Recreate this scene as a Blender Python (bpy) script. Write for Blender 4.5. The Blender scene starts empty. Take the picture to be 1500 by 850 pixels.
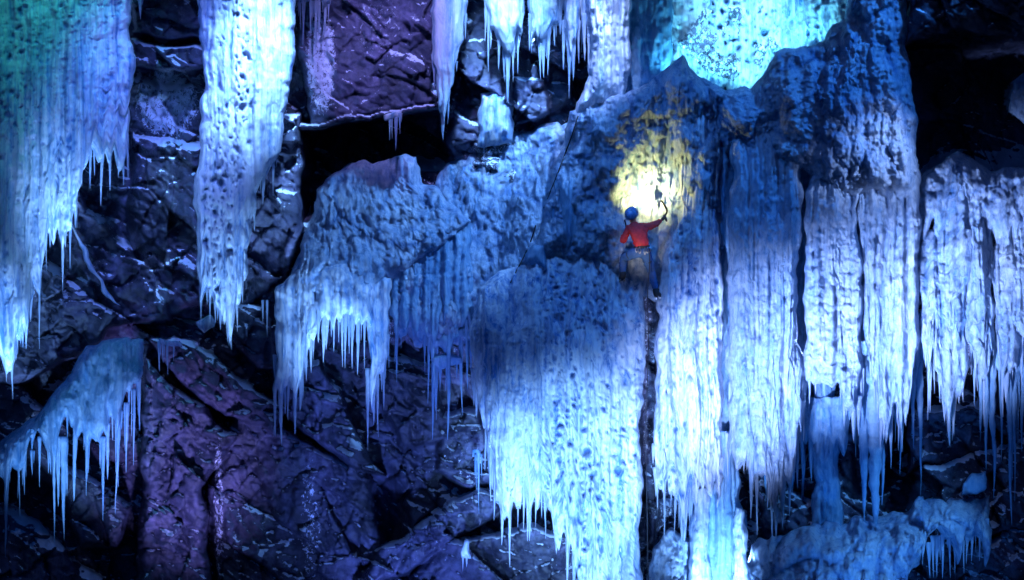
import bpy, math, random
import numpy as np
from mathutils import Vector, Matrix

random.seed(7)
scene = bpy.context.scene
COL = scene.collection

# ------------------------------------------------------------------ scale and camera
S0 = 0.014          # metres per photo pixel on the plane y = 0
D = 32.0            # camera distance from that plane
def W3(px, py, d):
    """photo pixel + metres in front of the cliff plane -> world point"""
    k = (D - d) / D * S0
    return ((px - 750.0) * k, -d + 0.0 * k, (425.0 - py) * k)
def V(px, py, d): return Vector(W3(px, py, d))

cam = bpy.data.cameras.new('camera')
cam.sensor_width = 36.0
cam.lens = 36.0 * D / (1500 * S0)
cam.clip_end = 500
camo = bpy.data.objects.new('camera', cam); COL.objects.link(camo)
camo.location = (0, -D, 0); camo.rotation_euler = (math.pi / 2, 0, 0)
scene.camera = camo

# ------------------------------------------------------------------ numpy noise
def _h(ix, iy, seed):
    n = (ix.astype(np.int64) * 374761393 + iy.astype(np.int64) * 668265263 + seed * 1274126177) & 0xffffffff
    n = ((n ^ (n >> 13)) * 1274126177) & 0xffffffff
    n = ((n ^ (n >> 16)) * 2246822519) & 0xffffffff
    return ((n ^ (n >> 15)) & 0xffffff) / float(0xffffff)
def gn(x, y, seed=0):
    x = np.asarray(x, float); y = np.asarray(y, float)
    ix = np.floor(x); iy = np.floor(y); fx = x - ix; fy = y - iy
    u = fx * fx * fx * (fx * (fx * 6 - 15) + 10); v = fy * fy * fy * (fy * (fy * 6 - 15) + 10)
    def g(dx, dy):
        a = _h(ix + dx, iy + dy, seed) * 2 * math.pi
        return np.cos(a) * (fx - dx) + np.sin(a) * (fy - dy)
    a = g(0, 0); b = g(1, 0); c = g(0, 1); e = g(1, 1)
    return 1.5 * ((a * (1 - u) + b * u) * (1 - v) + (c * (1 - u) + e * u) * v)
def fbm(x, y, seed=0, o=4, gain=0.5):
    s = 0; a = 1.0
    for i in range(o):
        s = s + a * gn(x * 2 ** i, y * 2 ** i, seed + 17 * i); a *= gain
    return s
def billow(x, y, seed=0, o=3, gain=0.5):
    s = 0; a = 1.0
    for i in range(o):
        s = s + a * (1 - 2.2 * np.abs(gn(x * 2 ** i, y * 2 ** i, seed + 31 * i))); a *= gain
    return s
def worley(x, y, seed=0, jit=0.95):
    ix = np.floor(x); iy = np.floor(y)
    f1 = np.full(x.shape, 9.0); f2 = np.full(x.shape, 9.0)
    ci = np.zeros(x.shape); cj = np.zeros(x.shape); cx = np.zeros(x.shape); cy = np.zeros(x.shape)
    for di in (-1, 0, 1):
        for dj in (-1, 0, 1):
            gx = ix + di; gy = iy + dj
            px = gx + 0.5 + jit * (_h(gx, gy, seed) - 0.5); py = gy + 0.5 + jit * (_h(gx, gy, seed + 5) - 0.5)
            dd = np.hypot(x - px, y - py)
            m = dd < f1
            f2 = np.where(m, f1, np.minimum(f2, dd))
            f1 = np.where(m, dd, f1)
            ci = np.where(m, gx, ci); cj = np.where(m, gy, cj); cx = np.where(m, px, cx); cy = np.where(m, py, cy)
    return f1, f2, ci, cj, x - cx, y - cy
def sstep(a, b, x):
    t = np.clip((x - a) / (b - a), 0, 1); return t * t * (3 - 2 * t)

# ------------------------------------------------------------------ mesh helpers
def np_mesh(name, verts, quads, smooth=True):
    me = bpy.data.meshes.new(name)
    verts = np.asarray(verts, np.float32); quads = np.asarray(quads, np.int32)
    n = len(quads); k = quads.shape[1]
    me.vertices.add(len(verts)); me.vertices.foreach_set('co', verts.ravel())
    me.loops.add(n * k); me.loops.foreach_set('vertex_index', quads.ravel())
    me.polygons.add(n)
    me.polygons.foreach_set('loop_start', np.arange(0, n * k, k, dtype=np.int32))
    me.polygons.foreach_set('loop_total', np.full(n, k, dtype=np.int32))
    me.update(calc_edges=True); me.validate()
    if smooth: me.polygons.foreach_set('use_smooth', np.ones(len(me.polygons), bool))
    return me
def link(name, me, mat=None, parent=None, origin=None):
    o = bpy.data.objects.new(name, me); COL.objects.link(o)
    if mat is not None: me.materials.append(mat)
    if origin is not None:                                   # vertices come in world space
        me.transform(Matrix.Translation(-Vector(origin)))
        o.location = origin
    if parent is not None:
        o.parent = parent
        o.location = Vector(o.location) - world_loc(parent)
    return o
def world_loc(o):
    l = Vector(o.location)
    while o.parent is not None:
        o = o.parent; l = l + Vector(o.location)
    return l
def tag(o, label, cat, group=None, kind=None):
    if label: o['label'] = label
    if cat: o['category'] = cat
    if group: o['group'] = group
    if kind: o['kind'] = kind
    return o

# ------------------------------------------------------------------ materials
def mat_new(name):
    m = bpy.data.materials.new(name); m.use_nodes = True
    nt = m.node_tree; nt.nodes.clear()
    return m, nt, nt.nodes, nt.links
def ramp(N, stops):
    r = N.new('ShaderNodeValToRGB'); e = r.color_ramp.elements
    while len(e) < len(stops): e.new(0.5)
    for k, (p, c) in enumerate(stops):
        e[k].position = p; e[k].color = (*c, 1) if len(c) == 3 else c
    return r
def coords(N, L, scale):
    g = N.new('ShaderNodeNewGeometry'); mp = N.new('ShaderNodeMapping'); mp.inputs['Scale'].default_value = scale
    L.new(g.outputs['Position'], mp.inputs['Vector']); return mp
def noise(N, L, vec, scale, detail=4, rough=0.55, dist=0.0):
    n = N.new('ShaderNodeTexNoise'); n.inputs['Scale'].default_value = scale; n.inputs['Detail'].default_value = detail
    n.inputs['Roughness'].default_value = rough; n.inputs['Distortion'].default_value = dist
    L.new(vec.outputs['Vector'], n.inputs['Vector']); return n

def ice_mat(name, white, blue, lo, hi, streak=(5, 5, 0.45), rough=0.3, trans=0.25, bump=0.5, pit=0.5, pitscale=9.0, tcol=None, clear=0.0):
    """aerated white ice mixed with clear blue ice in vertical streaks and patches"""
    m, nt, N, L = mat_new(name)
    out = N.new('ShaderNodeOutputMaterial')
    v1 = coords(N, L, streak); n1 = noise(N, L, v1, 1.0, 6, 0.6, 0.3)
    v2 = coords(N, L, (1, 1, 0.55)); n2 = noise(N, L, v2, pitscale, 5, 0.7, 0.6)
    v3 = coords(N, L, (1, 1, 0.35)); n3 = noise(N, L, v3, 0.9, 3, 0.5, 0.0)
    mx = N.new('ShaderNodeMix'); mx.data_type = 'FLOAT'; mx.inputs[0].default_value = pit
    L.new(n1.outputs['Fac'], mx.inputs[2]); L.new(n2.outputs['Fac'], mx.inputs[3])
    mx2 = N.new('ShaderNodeMix'); mx2.data_type = 'FLOAT'; mx2.inputs[0].default_value = 0.3
    L.new(mx.outputs[0], mx2.inputs[2]); L.new(n3.outputs['Fac'], mx2.inputs[3])
    r = ramp(N, [(lo, blue), (hi, white)]); L.new(mx2.outputs[0], r.inputs['Fac'])
    b = N.new('ShaderNodeBsdfPrincipled')
    at = N.new('ShaderNodeAttribute'); at.attribute_name = 'pit'      # darker blue ice colour in the pits, creases and bulge joints
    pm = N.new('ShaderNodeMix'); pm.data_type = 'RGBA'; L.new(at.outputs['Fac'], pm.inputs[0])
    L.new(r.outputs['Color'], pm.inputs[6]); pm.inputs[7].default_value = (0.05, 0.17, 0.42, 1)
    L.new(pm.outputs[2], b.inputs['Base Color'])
    b.inputs['Transmission Weight'].default_value = clear
    b.inputs['Specular IOR Level'].default_value = 0.6; b.inputs['IOR'].default_value = 1.31
    rr = N.new('ShaderNodeMapRange'); rr.inputs[1].default_value = 0.3; rr.inputs[2].default_value = 0.7
    rr.inputs[3].default_value = max(0.05, rough - 0.15); rr.inputs[4].default_value = rough + 0.18
    L.new(n2.outputs['Fac'], rr.inputs[0]); L.new(rr.outputs[0], b.inputs['Roughness'])
    # bump: fine crust + streaks
    v4 = coords(N, L, (1, 1, 0.5)); n4 = noise(N, L, v4, 22, 5, 0.7, 0.4)
    bp = N.new('ShaderNodeBump'); bp.inputs['Strength'].default_value = bump; bp.inputs['Distance'].default_value = 0.05
    L.new(n4.outputs['Fac'], bp.inputs['Height'])
    bp2 = N.new('ShaderNodeBump'); bp2.inputs['Strength'].default_value = bump * 0.8; bp2.inputs['Distance'].default_value = 0.12
    L.new(n2.outputs['Fac'], bp2.inputs['Height']); L.new(bp.outputs['Normal'], bp2.inputs['Normal'])
    L.new(bp2.outputs['Normal'], b.inputs['Normal'])
    if trans > 0:
        t = N.new('ShaderNodeBsdfTranslucent')
        if tcol: t.inputs['Color'].default_value = (*tcol, 1)
        else: L.new(r.outputs['Color'], t.inputs['Color'])
        L.new(bp2.outputs['Normal'], t.inputs['Normal'])
        ms = N.new('ShaderNodeMixShader'); ms.inputs[0].default_value = trans
        L.new(b.outputs[0], ms.inputs[1]); L.new(t.outputs[0], ms.inputs[2]); L.new(ms.outputs[0], out.inputs['Surface'])
    else:
        L.new(b.outputs[0], out.inputs['Surface'])
    return m

ICE = dict(
    curtain=ice_mat('curtain_ice', (0.84, 0.89, 0.95), (0.16, 0.38, 0.70), 0.38, 0.54, streak=(9, 9, 0.35), pit=0.15, trans=0.34, rough=0.22),
    pitted=ice_mat('pitted_ice', (0.84, 0.89, 0.95), (0.10, 0.28, 0.60), 0.38, 0.52, streak=(9, 9, 0.4), pit=0.3, pitscale=7, trans=0.32, rough=0.22),
    crust=ice_mat('crusted_ice', (0.75, 0.83, 0.93), (0.20, 0.40, 0.66), 0.38, 0.60, streak=(8, 8, 0.8), pit=0.5, rough=0.3, bump=0.9, pitscale=12, trans=0.26),
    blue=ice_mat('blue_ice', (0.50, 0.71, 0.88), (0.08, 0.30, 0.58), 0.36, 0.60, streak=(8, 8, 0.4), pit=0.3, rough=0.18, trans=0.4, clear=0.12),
    icicle=ice_mat('icicle_ice', (0.85, 0.90, 0.96), (0.35, 0.55, 0.80), 0.35, 0.6, rough=0.15, trans=0.5, bump=0.3, clear=0.35),
)

def rock_mat():
    m, nt, N, L = mat_new('cliff_rock')
    out = N.new('ShaderNodeOutputMaterial'); b = N.new('ShaderNodeBsdfPrincipled')
    v = coords(N, L, (1, 1, 1)); big = noise(N, L, v, 0.55, 5, 0.6, 0.8)
    fine = noise(N, L, v, 7, 8, 0.7, 0.5)
    vs = coords(N, L, (2.2, 2.2, 0.16)); st = noise(N, L, vs, 1.0, 5, 0.6, 0.2)
    r1 = ramp(N, [(0.30, (0.022, 0.026, 0.042)), (0.50, (0.07, 0.08, 0.14)), (0.70, (0.21, 0.19, 0.32))])
    L.new(big.outputs['Fac'], r1.inputs['Fac'])
    r2 = ramp(N, [(0.3, (0.35, 0.35, 0.35)), (0.7, (1.25, 1.25, 1.25))]); L.new(fine.outputs['Fac'], r2.inputs['Fac'])
    mu = N.new('ShaderNodeMix'); mu.data_type = 'RGBA'; mu.blend_type = 'MULTIPLY'; mu.inputs[0].default_value = 1
    L.new(r1.outputs['Color'], mu.inputs[6]); L.new(r2.outputs['Color'], mu.inputs[7])
    r3 = ramp(N, [(0.42, (0.35, 0.35, 0.4)), (0.58, (1, 1, 1))]); L.new(st.outputs['Fac'], r3.inputs['Fac'])
    mu2 = N.new('ShaderNodeMix'); mu2.data_type = 'RGBA'; mu2.blend_type = 'MULTIPLY'; mu2.inputs[0].default_value = 0.8
    L.new(mu.outputs[2], mu2.inputs[6]); L.new(r3.outputs['Color'], mu2.inputs[7])
    # frost: rime crystals caught on the rough rock where the frost attribute is set
    at = N.new('ShaderNodeAttribute'); at.attribute_name = 'frost'
    fn = noise(N, L, coords(N, L, (1, 1, 0.7)), 13, 6, 0.75, 0.6)
    sub = N.new('ShaderNodeMath'); sub.operation = 'ADD'; L.new(fn.outputs['Fac'], sub.inputs[0]); L.new(at.outputs['Fac'], sub.inputs[1])
    r4 = ramp(N, [(0.76, (0, 0, 0)), (0.84, (1, 1, 1))]); L.new(sub.outputs[0], r4.inputs['Fac'])
    ge = N.new('ShaderNodeNewGeometry'); sp = N.new('ShaderNodeSeparateXYZ'); L.new(ge.outputs['Normal'], sp.inputs[0])
    ad = N.new('ShaderNodeMath'); ad.operation = 'MULTIPLY_ADD'; ad.inputs[1].default_value = 0.55
    L.new(fn.outputs['Fac'], ad.inputs[0]); L.new(sp.outputs['Z'], ad.inputs[2])
    r5 = ramp(N, [(0.92, (0, 0, 0)), (1.0, (1, 1, 1))]); L.new(ad.outputs[0], r5.inputs['Fac'])
    mxx = N.new('ShaderNodeMath'); mxx.operation = 'MAXIMUM'; L.new(r4.outputs['Color'], mxx.inputs[0]); L.new(r5.outputs['Color'], mxx.inputs[1])
    mf = N.new('ShaderNodeMix'); mf.data_type = 'RGBA'
    L.new(mxx.outputs[0], mf.inputs[0]); L.new(mu2.outputs[2], mf.inputs[6]); mf.inputs[7].default_value = (0.72, 0.80, 0.92, 1)
    L.new(mf.outputs[2], b.inputs['Base Color'])
    rr = N.new('ShaderNodeMapRange'); rr.inputs[1].default_value = 0.35; rr.inputs[2].default_value = 0.65; rr.inputs[3].default_value = 0.25; rr.inputs[4].default_value = 0.6; b.inputs['Specular IOR Level'].default_value = 0.55
    L.new(st.outputs['Fac'], rr.inputs[0]); L.new(rr.outputs[0], b.inputs['Roughness'])
    bp = N.new('ShaderNodeBump'); bp.inputs['Strength'].default_value = 0.6; bp.inputs['Distance'].default_value = 0.05
    L.new(fine.outputs['Fac'], bp.inputs['Height'])
    f2 = noise(N, L, v, 28, 5, 0.7, 0.3)
    bp2 = N.new('ShaderNodeBump'); bp2.inputs['Strength'].default_value = 0.6; bp2.inputs['Distance'].default_value = 0.03
    L.new(f2.outputs['Fac'], bp2.inputs['Height']); L.new(bp.outputs['Normal'], bp2.inputs['Normal'])
    L.new(bp2.outputs['Normal'], b.inputs['Normal'])
    L.new(b.outputs[0], out.inputs['Surface'])
    return m
ROCK = rock_mat()

def plain(name, col, rough=0.6, metal=0.0, spec=0.5, emit=None, var=0.25, scale=18):
    m, nt, N, L = mat_new(name)
    out = N.new('ShaderNodeOutputMaterial'); b = N.new('ShaderNodeBsdfPrincipled')
    n = noise(N, L, coords(N, L, (1, 1, 1)), scale, 4, 0.6)
    r = ramp(N, [(0.3, tuple(c * (1 - var) for c in col)), (0.7, tuple(min(1, c * (1 + var)) for c in col))])
    L.new(n.outputs['Fac'], r.inputs['Fac']); L.new(r.outputs['Color'], b.inputs['Base Color'])
    b.inputs['Roughness'].default_value = rough; b.inputs['Metallic'].default_value = metal
    b.inputs['Specular IOR Level'].default_value = spec
    bp = N.new('ShaderNodeBump'); bp.inputs['Strength'].default_value = 0.4; bp.inputs['Distance'].default_value = 0.01
    L.new(n.outputs['Fac'], bp.inputs['Height']); L.new(bp.outputs['Normal'], b.inputs['Normal'])
    if emit:
        b.inputs['Emission Color'].default_value = (*emit[0], 1); b.inputs['Emission Strength'].default_value = emit[1]
    L.new(b.outputs[0], out.inputs['Surface'])
    return m

# ------------------------------------------------------------------ rock cliff (terrain)
def poly_sd(px, py, poly):
    """signed distance (positive inside) of grid points to a polygon, in pixels"""
    inside = np.zeros(px.shape, bool); dist = np.full(px.shape, 1e9)
    n = len(poly)
    for i in range(n):
        x0, y0 = poly[i]; x1, y1 = poly[(i + 1) % n]
        cond = ((y0 > py) != (y1 > py))
        xi = (x1 - x0) * (py - y0) / (y1 - y0 + 1e-9) + x0
        inside ^= cond & (px < xi)
        ex, ey = x1 - x0, y1 - y0
        t = np.clip(((px - x0) * ex + (py - y0) * ey) / (ex * ex + ey * ey + 1e-9), 0, 1)
        dist = np.minimum(dist, np.hypot(px - x0 - t * ex, py - y0 - t * ey))
    return np.where(inside, dist, -dist)

def facets(x, y, scale, amp, tilt, seed, ang=0.0, stretch=1.0):
    c, s = math.cos(ang), math.sin(ang)
    xr = (x * c + y * s) / (scale * stretch); yr = (-x * s + y * c) / scale
    f1, f2, ci, cj, dx, dy = worley(xr, yr, seed)
    h = (_h(ci, cj, seed + 50) - 0.5) * amp
    return h + tilt * ((_h(ci, cj, seed + 51) - 0.5) * dx + (_h(ci, cj, seed + 52) - 0.5) * dy) - 0.10 * amp * (1 - sstep(0.0, 0.09, f2 - f1))

# (polygon, base depth, slope per 100 px in x, in y, bevel px)
BLOCKS = [
    ([(470,-400),(640,-400),(700,-60),(650,150),(455,185),(440,80)], 0.75, 0.10, 0.05, 8),          # slab above the roof
    ([(440,182),(650,148),(652,158),(440,194)], 1.05, 0.0, 0.0, 4),                                 # roof lip
    ([(640,-400),(840,-400),(840,150),(760,190),(690,150),(655,80)], 0.0, -0.1, 0.1, 10),
    ([(745,110),(800,115),(805,170),(755,185)], 0.35, 0.1, 0.0, 6),
    ([(360,190),(440,165),(446,330),(420,400),(350,460),(330,330)], 0.75, 0.25, 0.05, 12),          # pillar beside the recess
    ([(185,-400),(300,-400),(300,60),(195,52)], 0.6, 0, 0.05, 6),
    ([(190,62),(300,72),(300,100),(190,102)], 0.8, 0, 0.2, 5),
    ([(195,195),(300,210),(310,430),(300,450),(215,470),(185,380)], 0.6, 0.15, 0.05, 16),
    ([(80,300),(115,285),(205,380),(255,470),(160,480),(90,400)], 0.75, 0.25, -0.1, 10),
    ([(-60,400),(60,370),(170,460),(150,500),(40,560),(-60,560)], 0.75, 0.2, 0.1, 12),
    ([(-200,520),(20,545),(60,600),(-20,760),(-200,760)], 0.5, 0.1, 0.2, 14),
    ([(300,440),(390,445),(405,540),(380,545),(330,490)], 0.85, -0.2, 0.2, 8),
    ([(215,500),(260,490),(420,600),(400,640),(300,590)], 0.95, 0.1, 0.25, 7),
    ([(400,540),(470,530),(560,700),(520,690),(420,610)], 0.6, 0.1, 0.2, 8),
    ([(210,530),(300,590),(345,640),(300,720),(330,1300),(190,1300)], 0.85, 0.12, -0.03, 14),       # big purple slab
    ([(345,600),(540,690),(560,820),(530,1300),(330,1300),(305,730)], 0.45, 0.1, 0.05, 12),
    ([(-200,700),(20,740),(150,850),(200,1300),(-200,1300)], 1.0, 0.1, 0.25, 16),
    ([(40,640),(110,690),(190,740),(175,800),(120,800)], 0.9, 0.2, 0.2, 10),
    ([(560,520),(640,530),(650,640),(590,660),(555,600)], 0.25, 0.2, 0.2, 8),
    ([(640,610),(705,600),(725,700),(690,720),(640,690)], 0.55, 0.2, 0.3, 8),
    ([(520,870),(560,800),(700,715),(735,720),(735,745),(600,840)], 1.0, 0.15, 0.4, 9),             # diagonal ridge
    ([(600,850),(640,800),(760,770),(880,800),(900,1300),(560,1300)], 1.15, 0.05, 0.15, 12),
    ([(960,730),(1030,720),(1060,860),(960,900)], 0.7, 0.1, 0.3, 10),
    ([(1090,690),(1180,730),(1250,760),(1230,790),(1120,770)], 0.9, 0.1, 0.5, 8),
    ([(1330,610),(1440,590),(1470,660),(1330,690)], 0.4, 0.0, 0.2, 10),
    ([(1340,690),(1520,640),(1600,760),(1420,790)], 0.9, 0.0, 0.4, 10),
    ([(1400,810),(1620,720),(1700,1200),(1380,1200)], 1.4, 0.0, 0.3, 14),
    ([(1320,-400),(1700,-400),(1700,50),(1520,60),(1400,40),(1330,70)], 1.7, 0.0, 0.0, 30),         # roof of the dark cave
]
RECESS = [
    ([(448,192),(655,156),(655,240),(600,240),(520,262),(450,320)], -1.4, 12),
    ([(195,102),(300,102),(300,120),(195,122)], -0.4, 8),
    ([(-60,565),(120,505),(215,500),(150,520),(0,640),(-60,660)], -0.7, 14),
    ([(1335,75),(1700,60),(1700,240),(1340,255)], -2.6, 40),
    ([(480,690),(560,690),(590,790),(560,860),(450,850)], -0.8, 30),
    ([(940,420),(962,420),(962,740),(938,740)], -0.6, 6),
    ([(1310,520),(1430,500),(1430,640),(1310,680)], -0.9, 20),
]
def build_rock():
    xs = np.arange(-260, 1761, 2.1); ys = np.arange(-260, 1111, 2.1)
    PX, PY = np.meshgrid(xs, ys)
    X = (PX - 750) * S0; Z = (425 - PY) * S0
    wx = X + 0.12 * fbm(X * 0.7, Z * 0.7, 3, 2); wz = Z + 0.12 * fbm(X * 0.7, Z * 0.7, 9, 2)
    d = -0.35 + 0.35 * fbm(X * 0.22, Z * 0.22, 21, 3)
    d = d + facets(wx, wz, 2.1, 0.7, 0.9, 101, -0.6, 1.9)
    wpx = PX + 7 * fbm(X * 1.1, Z * 1.1, 33, 3); wpy = PY + 7 * fbm(X * 1.1, Z * 1.1, 37, 3)
    for poly, dep, be in RECESS:
        sd = poly_sd(wpx, wpy, poly); d = d + dep * sstep(-be, be, sd)
    for poly, d0, gx, gy, bev in BLOCKS:
        sd = poly_sd(wpx, wpy, poly)
        cx = sum(p[0] for p in poly) / len(poly); cy = sum(p[1] for p in poly) / len(poly)
        top = d0 + gx * (PX - cx) / 100 + gy * (PY - cy) / 100 - 0.35 * (1 - np.clip(sd / bev, 0, 1)) ** 2
        m = np.clip(sd / 2.1 + 0.5, 0, 1)
        d = np.where(m > 0, d * (1 - m) + m * np.maximum(d, top), d)
    d = d + facets(wx, wz, 0.85, 0.34, 0.85, 131, -0.62, 2.2)
    d = d + facets(wx + 0.1 * gn(X * 3, Z * 3, 5), wz, 0.36, 0.13, 0.36, 151, 0.9, 1.7)
    d = d + facets(wx, wz + 0.05 * gn(X * 5, Z * 5, 6), 0.15, 0.06, 0.18, 171, -0.6, 2.2)
    d = d + 0.018 * fbm(X * 5, Z * 5, 61, 4, 0.6)
    K = (D - d) / D
    P = np.stack([X * K, -d, Z * K], -1)
    ny, nx = PX.shape
    idx = np.arange(ny * nx).reshape(ny, nx)
    q = np.stack([idx[:-1, :-1], idx[1:, :-1], idx[1:, 1:], idx[:-1, 1:]], -1).reshape(-1, 4)
    me = np_mesh('rock_cliff', P.reshape(-1, 3), q, smooth=False)
    fr = np.full(PX.shape, 0.04)
    for cx, cy, rx, ry, a in [(245,150,55,60,0.36),(470,90,26,90,0.36),(555,40,40,70,0.20),(440,215,18,40,0.2),(455,760,18,110,0.22),
                              (320,740,9,130,0.27),(670,690,70,60,0.16),(1000,760,60,60,0.22),(1490,145,22,30,0.5),(1460,330,30,40,0.3),
                              (600,800,90,50,0.14),(1410,690,60,30,0.15),(490,560,60,40,0.10),(300,520,80,40,0.10),(140,400,16,60,0.15),
                              (690,60,30,60,0.1),(560,140,60,40,0.12),(210,330,50,80,0.06),(950,560,14,160,0.2)]:
        e = ((PX - cx) / rx) ** 2 + ((PY - cy) / ry) ** 2
        fr = np.maximum(fr, a * (1 - sstep(0.3, 1.3, e)))
    cv = (COVER > 0).astype(float)
    for _ in range(3):
        for ax_ in (0, 1):
            cv = sum(np.roll(cv, k, ax_) for k in range(-3, 4)) / 7
    near = cv[np.clip(((PY + 260) / 4).astype(int), 0, 359), np.clip(((PX + 260) / 4).astype(int), 0, 519)]
    fr = np.maximum(fr, 0.03 + 0.24 * near)
    at = me.attributes.new('frost', 'FLOAT', 'POINT'); at.data.foreach_set('value', fr.astype(np.float32).ravel())
    o = link('cliff', me, ROCK); tag(o, 'dark purple fractured rock cliff behind all the hanging ice', 'cliff', kind='structure')
    return o
COVER = np.zeros((360, 520))       # how much ice hangs in front of each 4-pixel cell, for the frost round its edges

# ------------------------------------------------------------------ ice sheets
def poly_interp(pts, n, smooth=True):
    p = np.array(pts, float)
    seg = np.hypot(np.diff(p[:, 0]), np.diff(p[:, 1])) + 1e-6
    s = np.concatenate([[0], np.cumsum(seg)]); s /= s[-1]
    t = np.linspace(0, 1, n)
    return np.stack([np.interp(t, s, p[:, k]) for k in range(3)], -1)
def d3(pts, d):
    return [(p[0], p[1], p[2] if len(p) > 2 else d) for p in pts]

def ice_sheet(name, label, mat, T, B, Lc=None, Rc=None, d=1.0, step=2.0, bulge=0.45, rad=34, back=0.35,
              flute=0.10, ff=3.0, lump=0.05, lf=2.5, fine=0.02, pits=0.0, teeth=None, seed=1, top_round=0.0,
              cat='ice curtain', group=None, icicles=(), fringe=None, stretch=0.25, wob=3.0, crust=0.0, warp=1.0, kind='thing', cs=14.0, pu=None, hollow=(), pd=1.0, big=0.0, crease=0.75):
    """A curtain or apron of ice spanned between four outlines; T and B run left to right, Lc and Rc top to bottom.
    teeth = (count, min px, max px, half-width px)"""
    rng = random.Random(seed)
    T = d3(T, d); B = d3(B, d)
    Lc = d3(Lc, d) if Lc else [T[0], B[0]]; Rc = d3(Rc, d) if Rc else [T[-1], B[-1]]
    wid = max(np.ptp([p[0] for p in T]), np.ptp([p[0] for p in B]), 10)
    hei = max(np.ptp([p[1] for p in Lc]), np.ptp([p[1] for p in Rc]), 10)
    nu = int(max(6, wid / step)); nv = int(max(8, hei / (step * 1.3)))
    t, b = poly_interp(T, nu), poly_interp(B, nu)
    l, r = poly_interp(Lc, nv), poly_interp(Rc, nv)
    u = np.linspace(0, 1, nu)[None, :, None]; v = np.linspace(0, 1, nv)[:, None, None]
    P = (1 - v) * t[None] + v * b[None] + (1 - u) * l[:, None] + u * r[:, None] \
        - ((1 - u) * (1 - v) * t[0] + u * (1 - v) * t[-1] + (1 - u) * v * b[0] + u * v * b[-1])
    u = u[..., 0]; v = v[..., 0]
    PX, PY, DD = P[..., 0], P[..., 1], P[..., 2]
    # natural wander of the whole outline
    wx_ = 5.0 * fbm(PX / 60, PY / 60, seed + 71, 3, 0.6) * warp; wy_ = 5.0 * fbm(PX / 45, PY / 60, seed + 72, 3, 0.6) * warp
    PX = PX + wx_; PY = PY + wy_
    ridge = np.zeros_like(PX)
    if teeth:
        cnt, h0, h1, hw = teeth
        ux = b[:, 0]; tooth = np.zeros(nu)
        spans = [(cnt, h0, h1, hw)]
        if cnt >= 14: spans.append((cnt // 3, h1 * 0.5, h1 * 1.25, hw * 2.6))
        small = np.zeros(nu)
        for q_, (c_, a_, b_, w_) in enumerate(spans):
            tt_ = np.zeros(nu)
            for k in range(c_):
                xc = b[0, 0] + (b[-1, 0] - b[0, 0]) * (k + rng.uniform(0.05, 0.95)) / c_
                h = a_ + (b_ - a_) * rng.random() ** 2; w = w_ * rng.uniform(0.4, 1.5)
                tt_ = np.maximum(tt_, h * np.clip(1 - np.abs(ux - xc - 0.25 * w * rng.uniform(-1, 1)) / w, 0, 1) ** rng.uniform(0.7, 1.1))
                rr = np.clip(1 - ((PX - xc) / (w * 1.2)) ** 2, 0, 1) ** 0.5 * w * S0 * (0.7 if q_ == 0 else 0.45)
                ridge = np.maximum(ridge, rr * sstep(0.10, 0.9, v))
            tooth = tooth + tt_ - (0.3 * b_ if q_ else 0)
        PY = PY + tooth[None, :] * sstep(0.0, 1.0, np.clip((v - 0.45) / 0.55, 0, 1)) 
    X = (PX - 750) * S0; Z = (425 - PY) * S0
    # ragged side edges
    edge = wob * (fbm(Z * 1.6, X * 0 + seed, seed + 3, 3))
    PX = PX + edge * ((1 - u) ** 4 - u ** 4)
    W = np.abs(P[:, -1, 0] - P[:, 0, 0])[:, None] + 1; H = np.abs(P[-1, :, 1] - P[0, :, 1])[None, :] + 1
    dist = np.minimum(u * W, (1 - u) * W)
    dist = np.minimum(dist, (1 - v) * H * 0.6)
    if top_round: dist = np.minimum(dist, v * H * top_round)
    rad_ = min(rad, wid * 0.5)
    prof = np.sqrt(np.clip(1 - (1 - np.clip(dist / rad_, 0, 1)) ** 2, 0, 1))
    e1 = np.clip(dist / 6.0, 0, 1)
    xf = X + 0.10 * gn(Z * 0.5, X * 0.8, seed + 10)
    fl = 1.5 * np.abs(gn(xf * ff * 0.8, Z * stretch * 0.4, seed + 11)) + 0.9 * np.abs(gn(xf * ff * 2.1, Z * stretch * 0.7, seed + 12)) \
        + 0.55 * np.abs(gn(xf * ff * 5.2, Z * stretch * 1.2, seed + 15)) + 0.3 * np.abs(gn(xf * ff * 12, Z * stretch * 2.5, seed + 16)) - 0.9
    lm = 1.3 * fbm(X * lf, Z * lf * 0.6, seed + 13, 4, 0.55)
    fi = 1.2 * fbm(X * 9, Z * 4.5, seed + 14, 4, 0.65)
    pitmask = np.zeros_like(PX)
    disp = bulge * prof + e1 * (flute * fl + lump * lm + fine * fi) + e1 * ridge
    if crust:
        wxx = X + 0.06 * gn(X * 4, Z * 4, seed + 2)
        f1, f2, ci, cj, _, _ = worley(wxx * cs * 0.62, Z * cs * 0.45, seed + 41)
        disp = disp + e1 * crust * ((1 - np.clip(f1, 0, 1) ** 2) * (0.4 + _h(ci, cj, seed + 42)) - 0.5)
        f1, f2, ci, cj, _, _ = worley(wxx * cs * 1.5, Z * cs * 1.25, seed + 43)
        disp = disp + e1 * crust * 0.65 * ((1 - np.clip(f1, 0, 1) ** 2) * (0.4 + _h(ci, cj, seed + 44)) - 0.5)
    for hx, hy, hrx, hry, hd in hollow:
        disp = disp - hd * np.exp(-(((PX - hx) / hrx) ** 2 + ((PY - hy) / hry) ** 2) ** 1.5)
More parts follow.
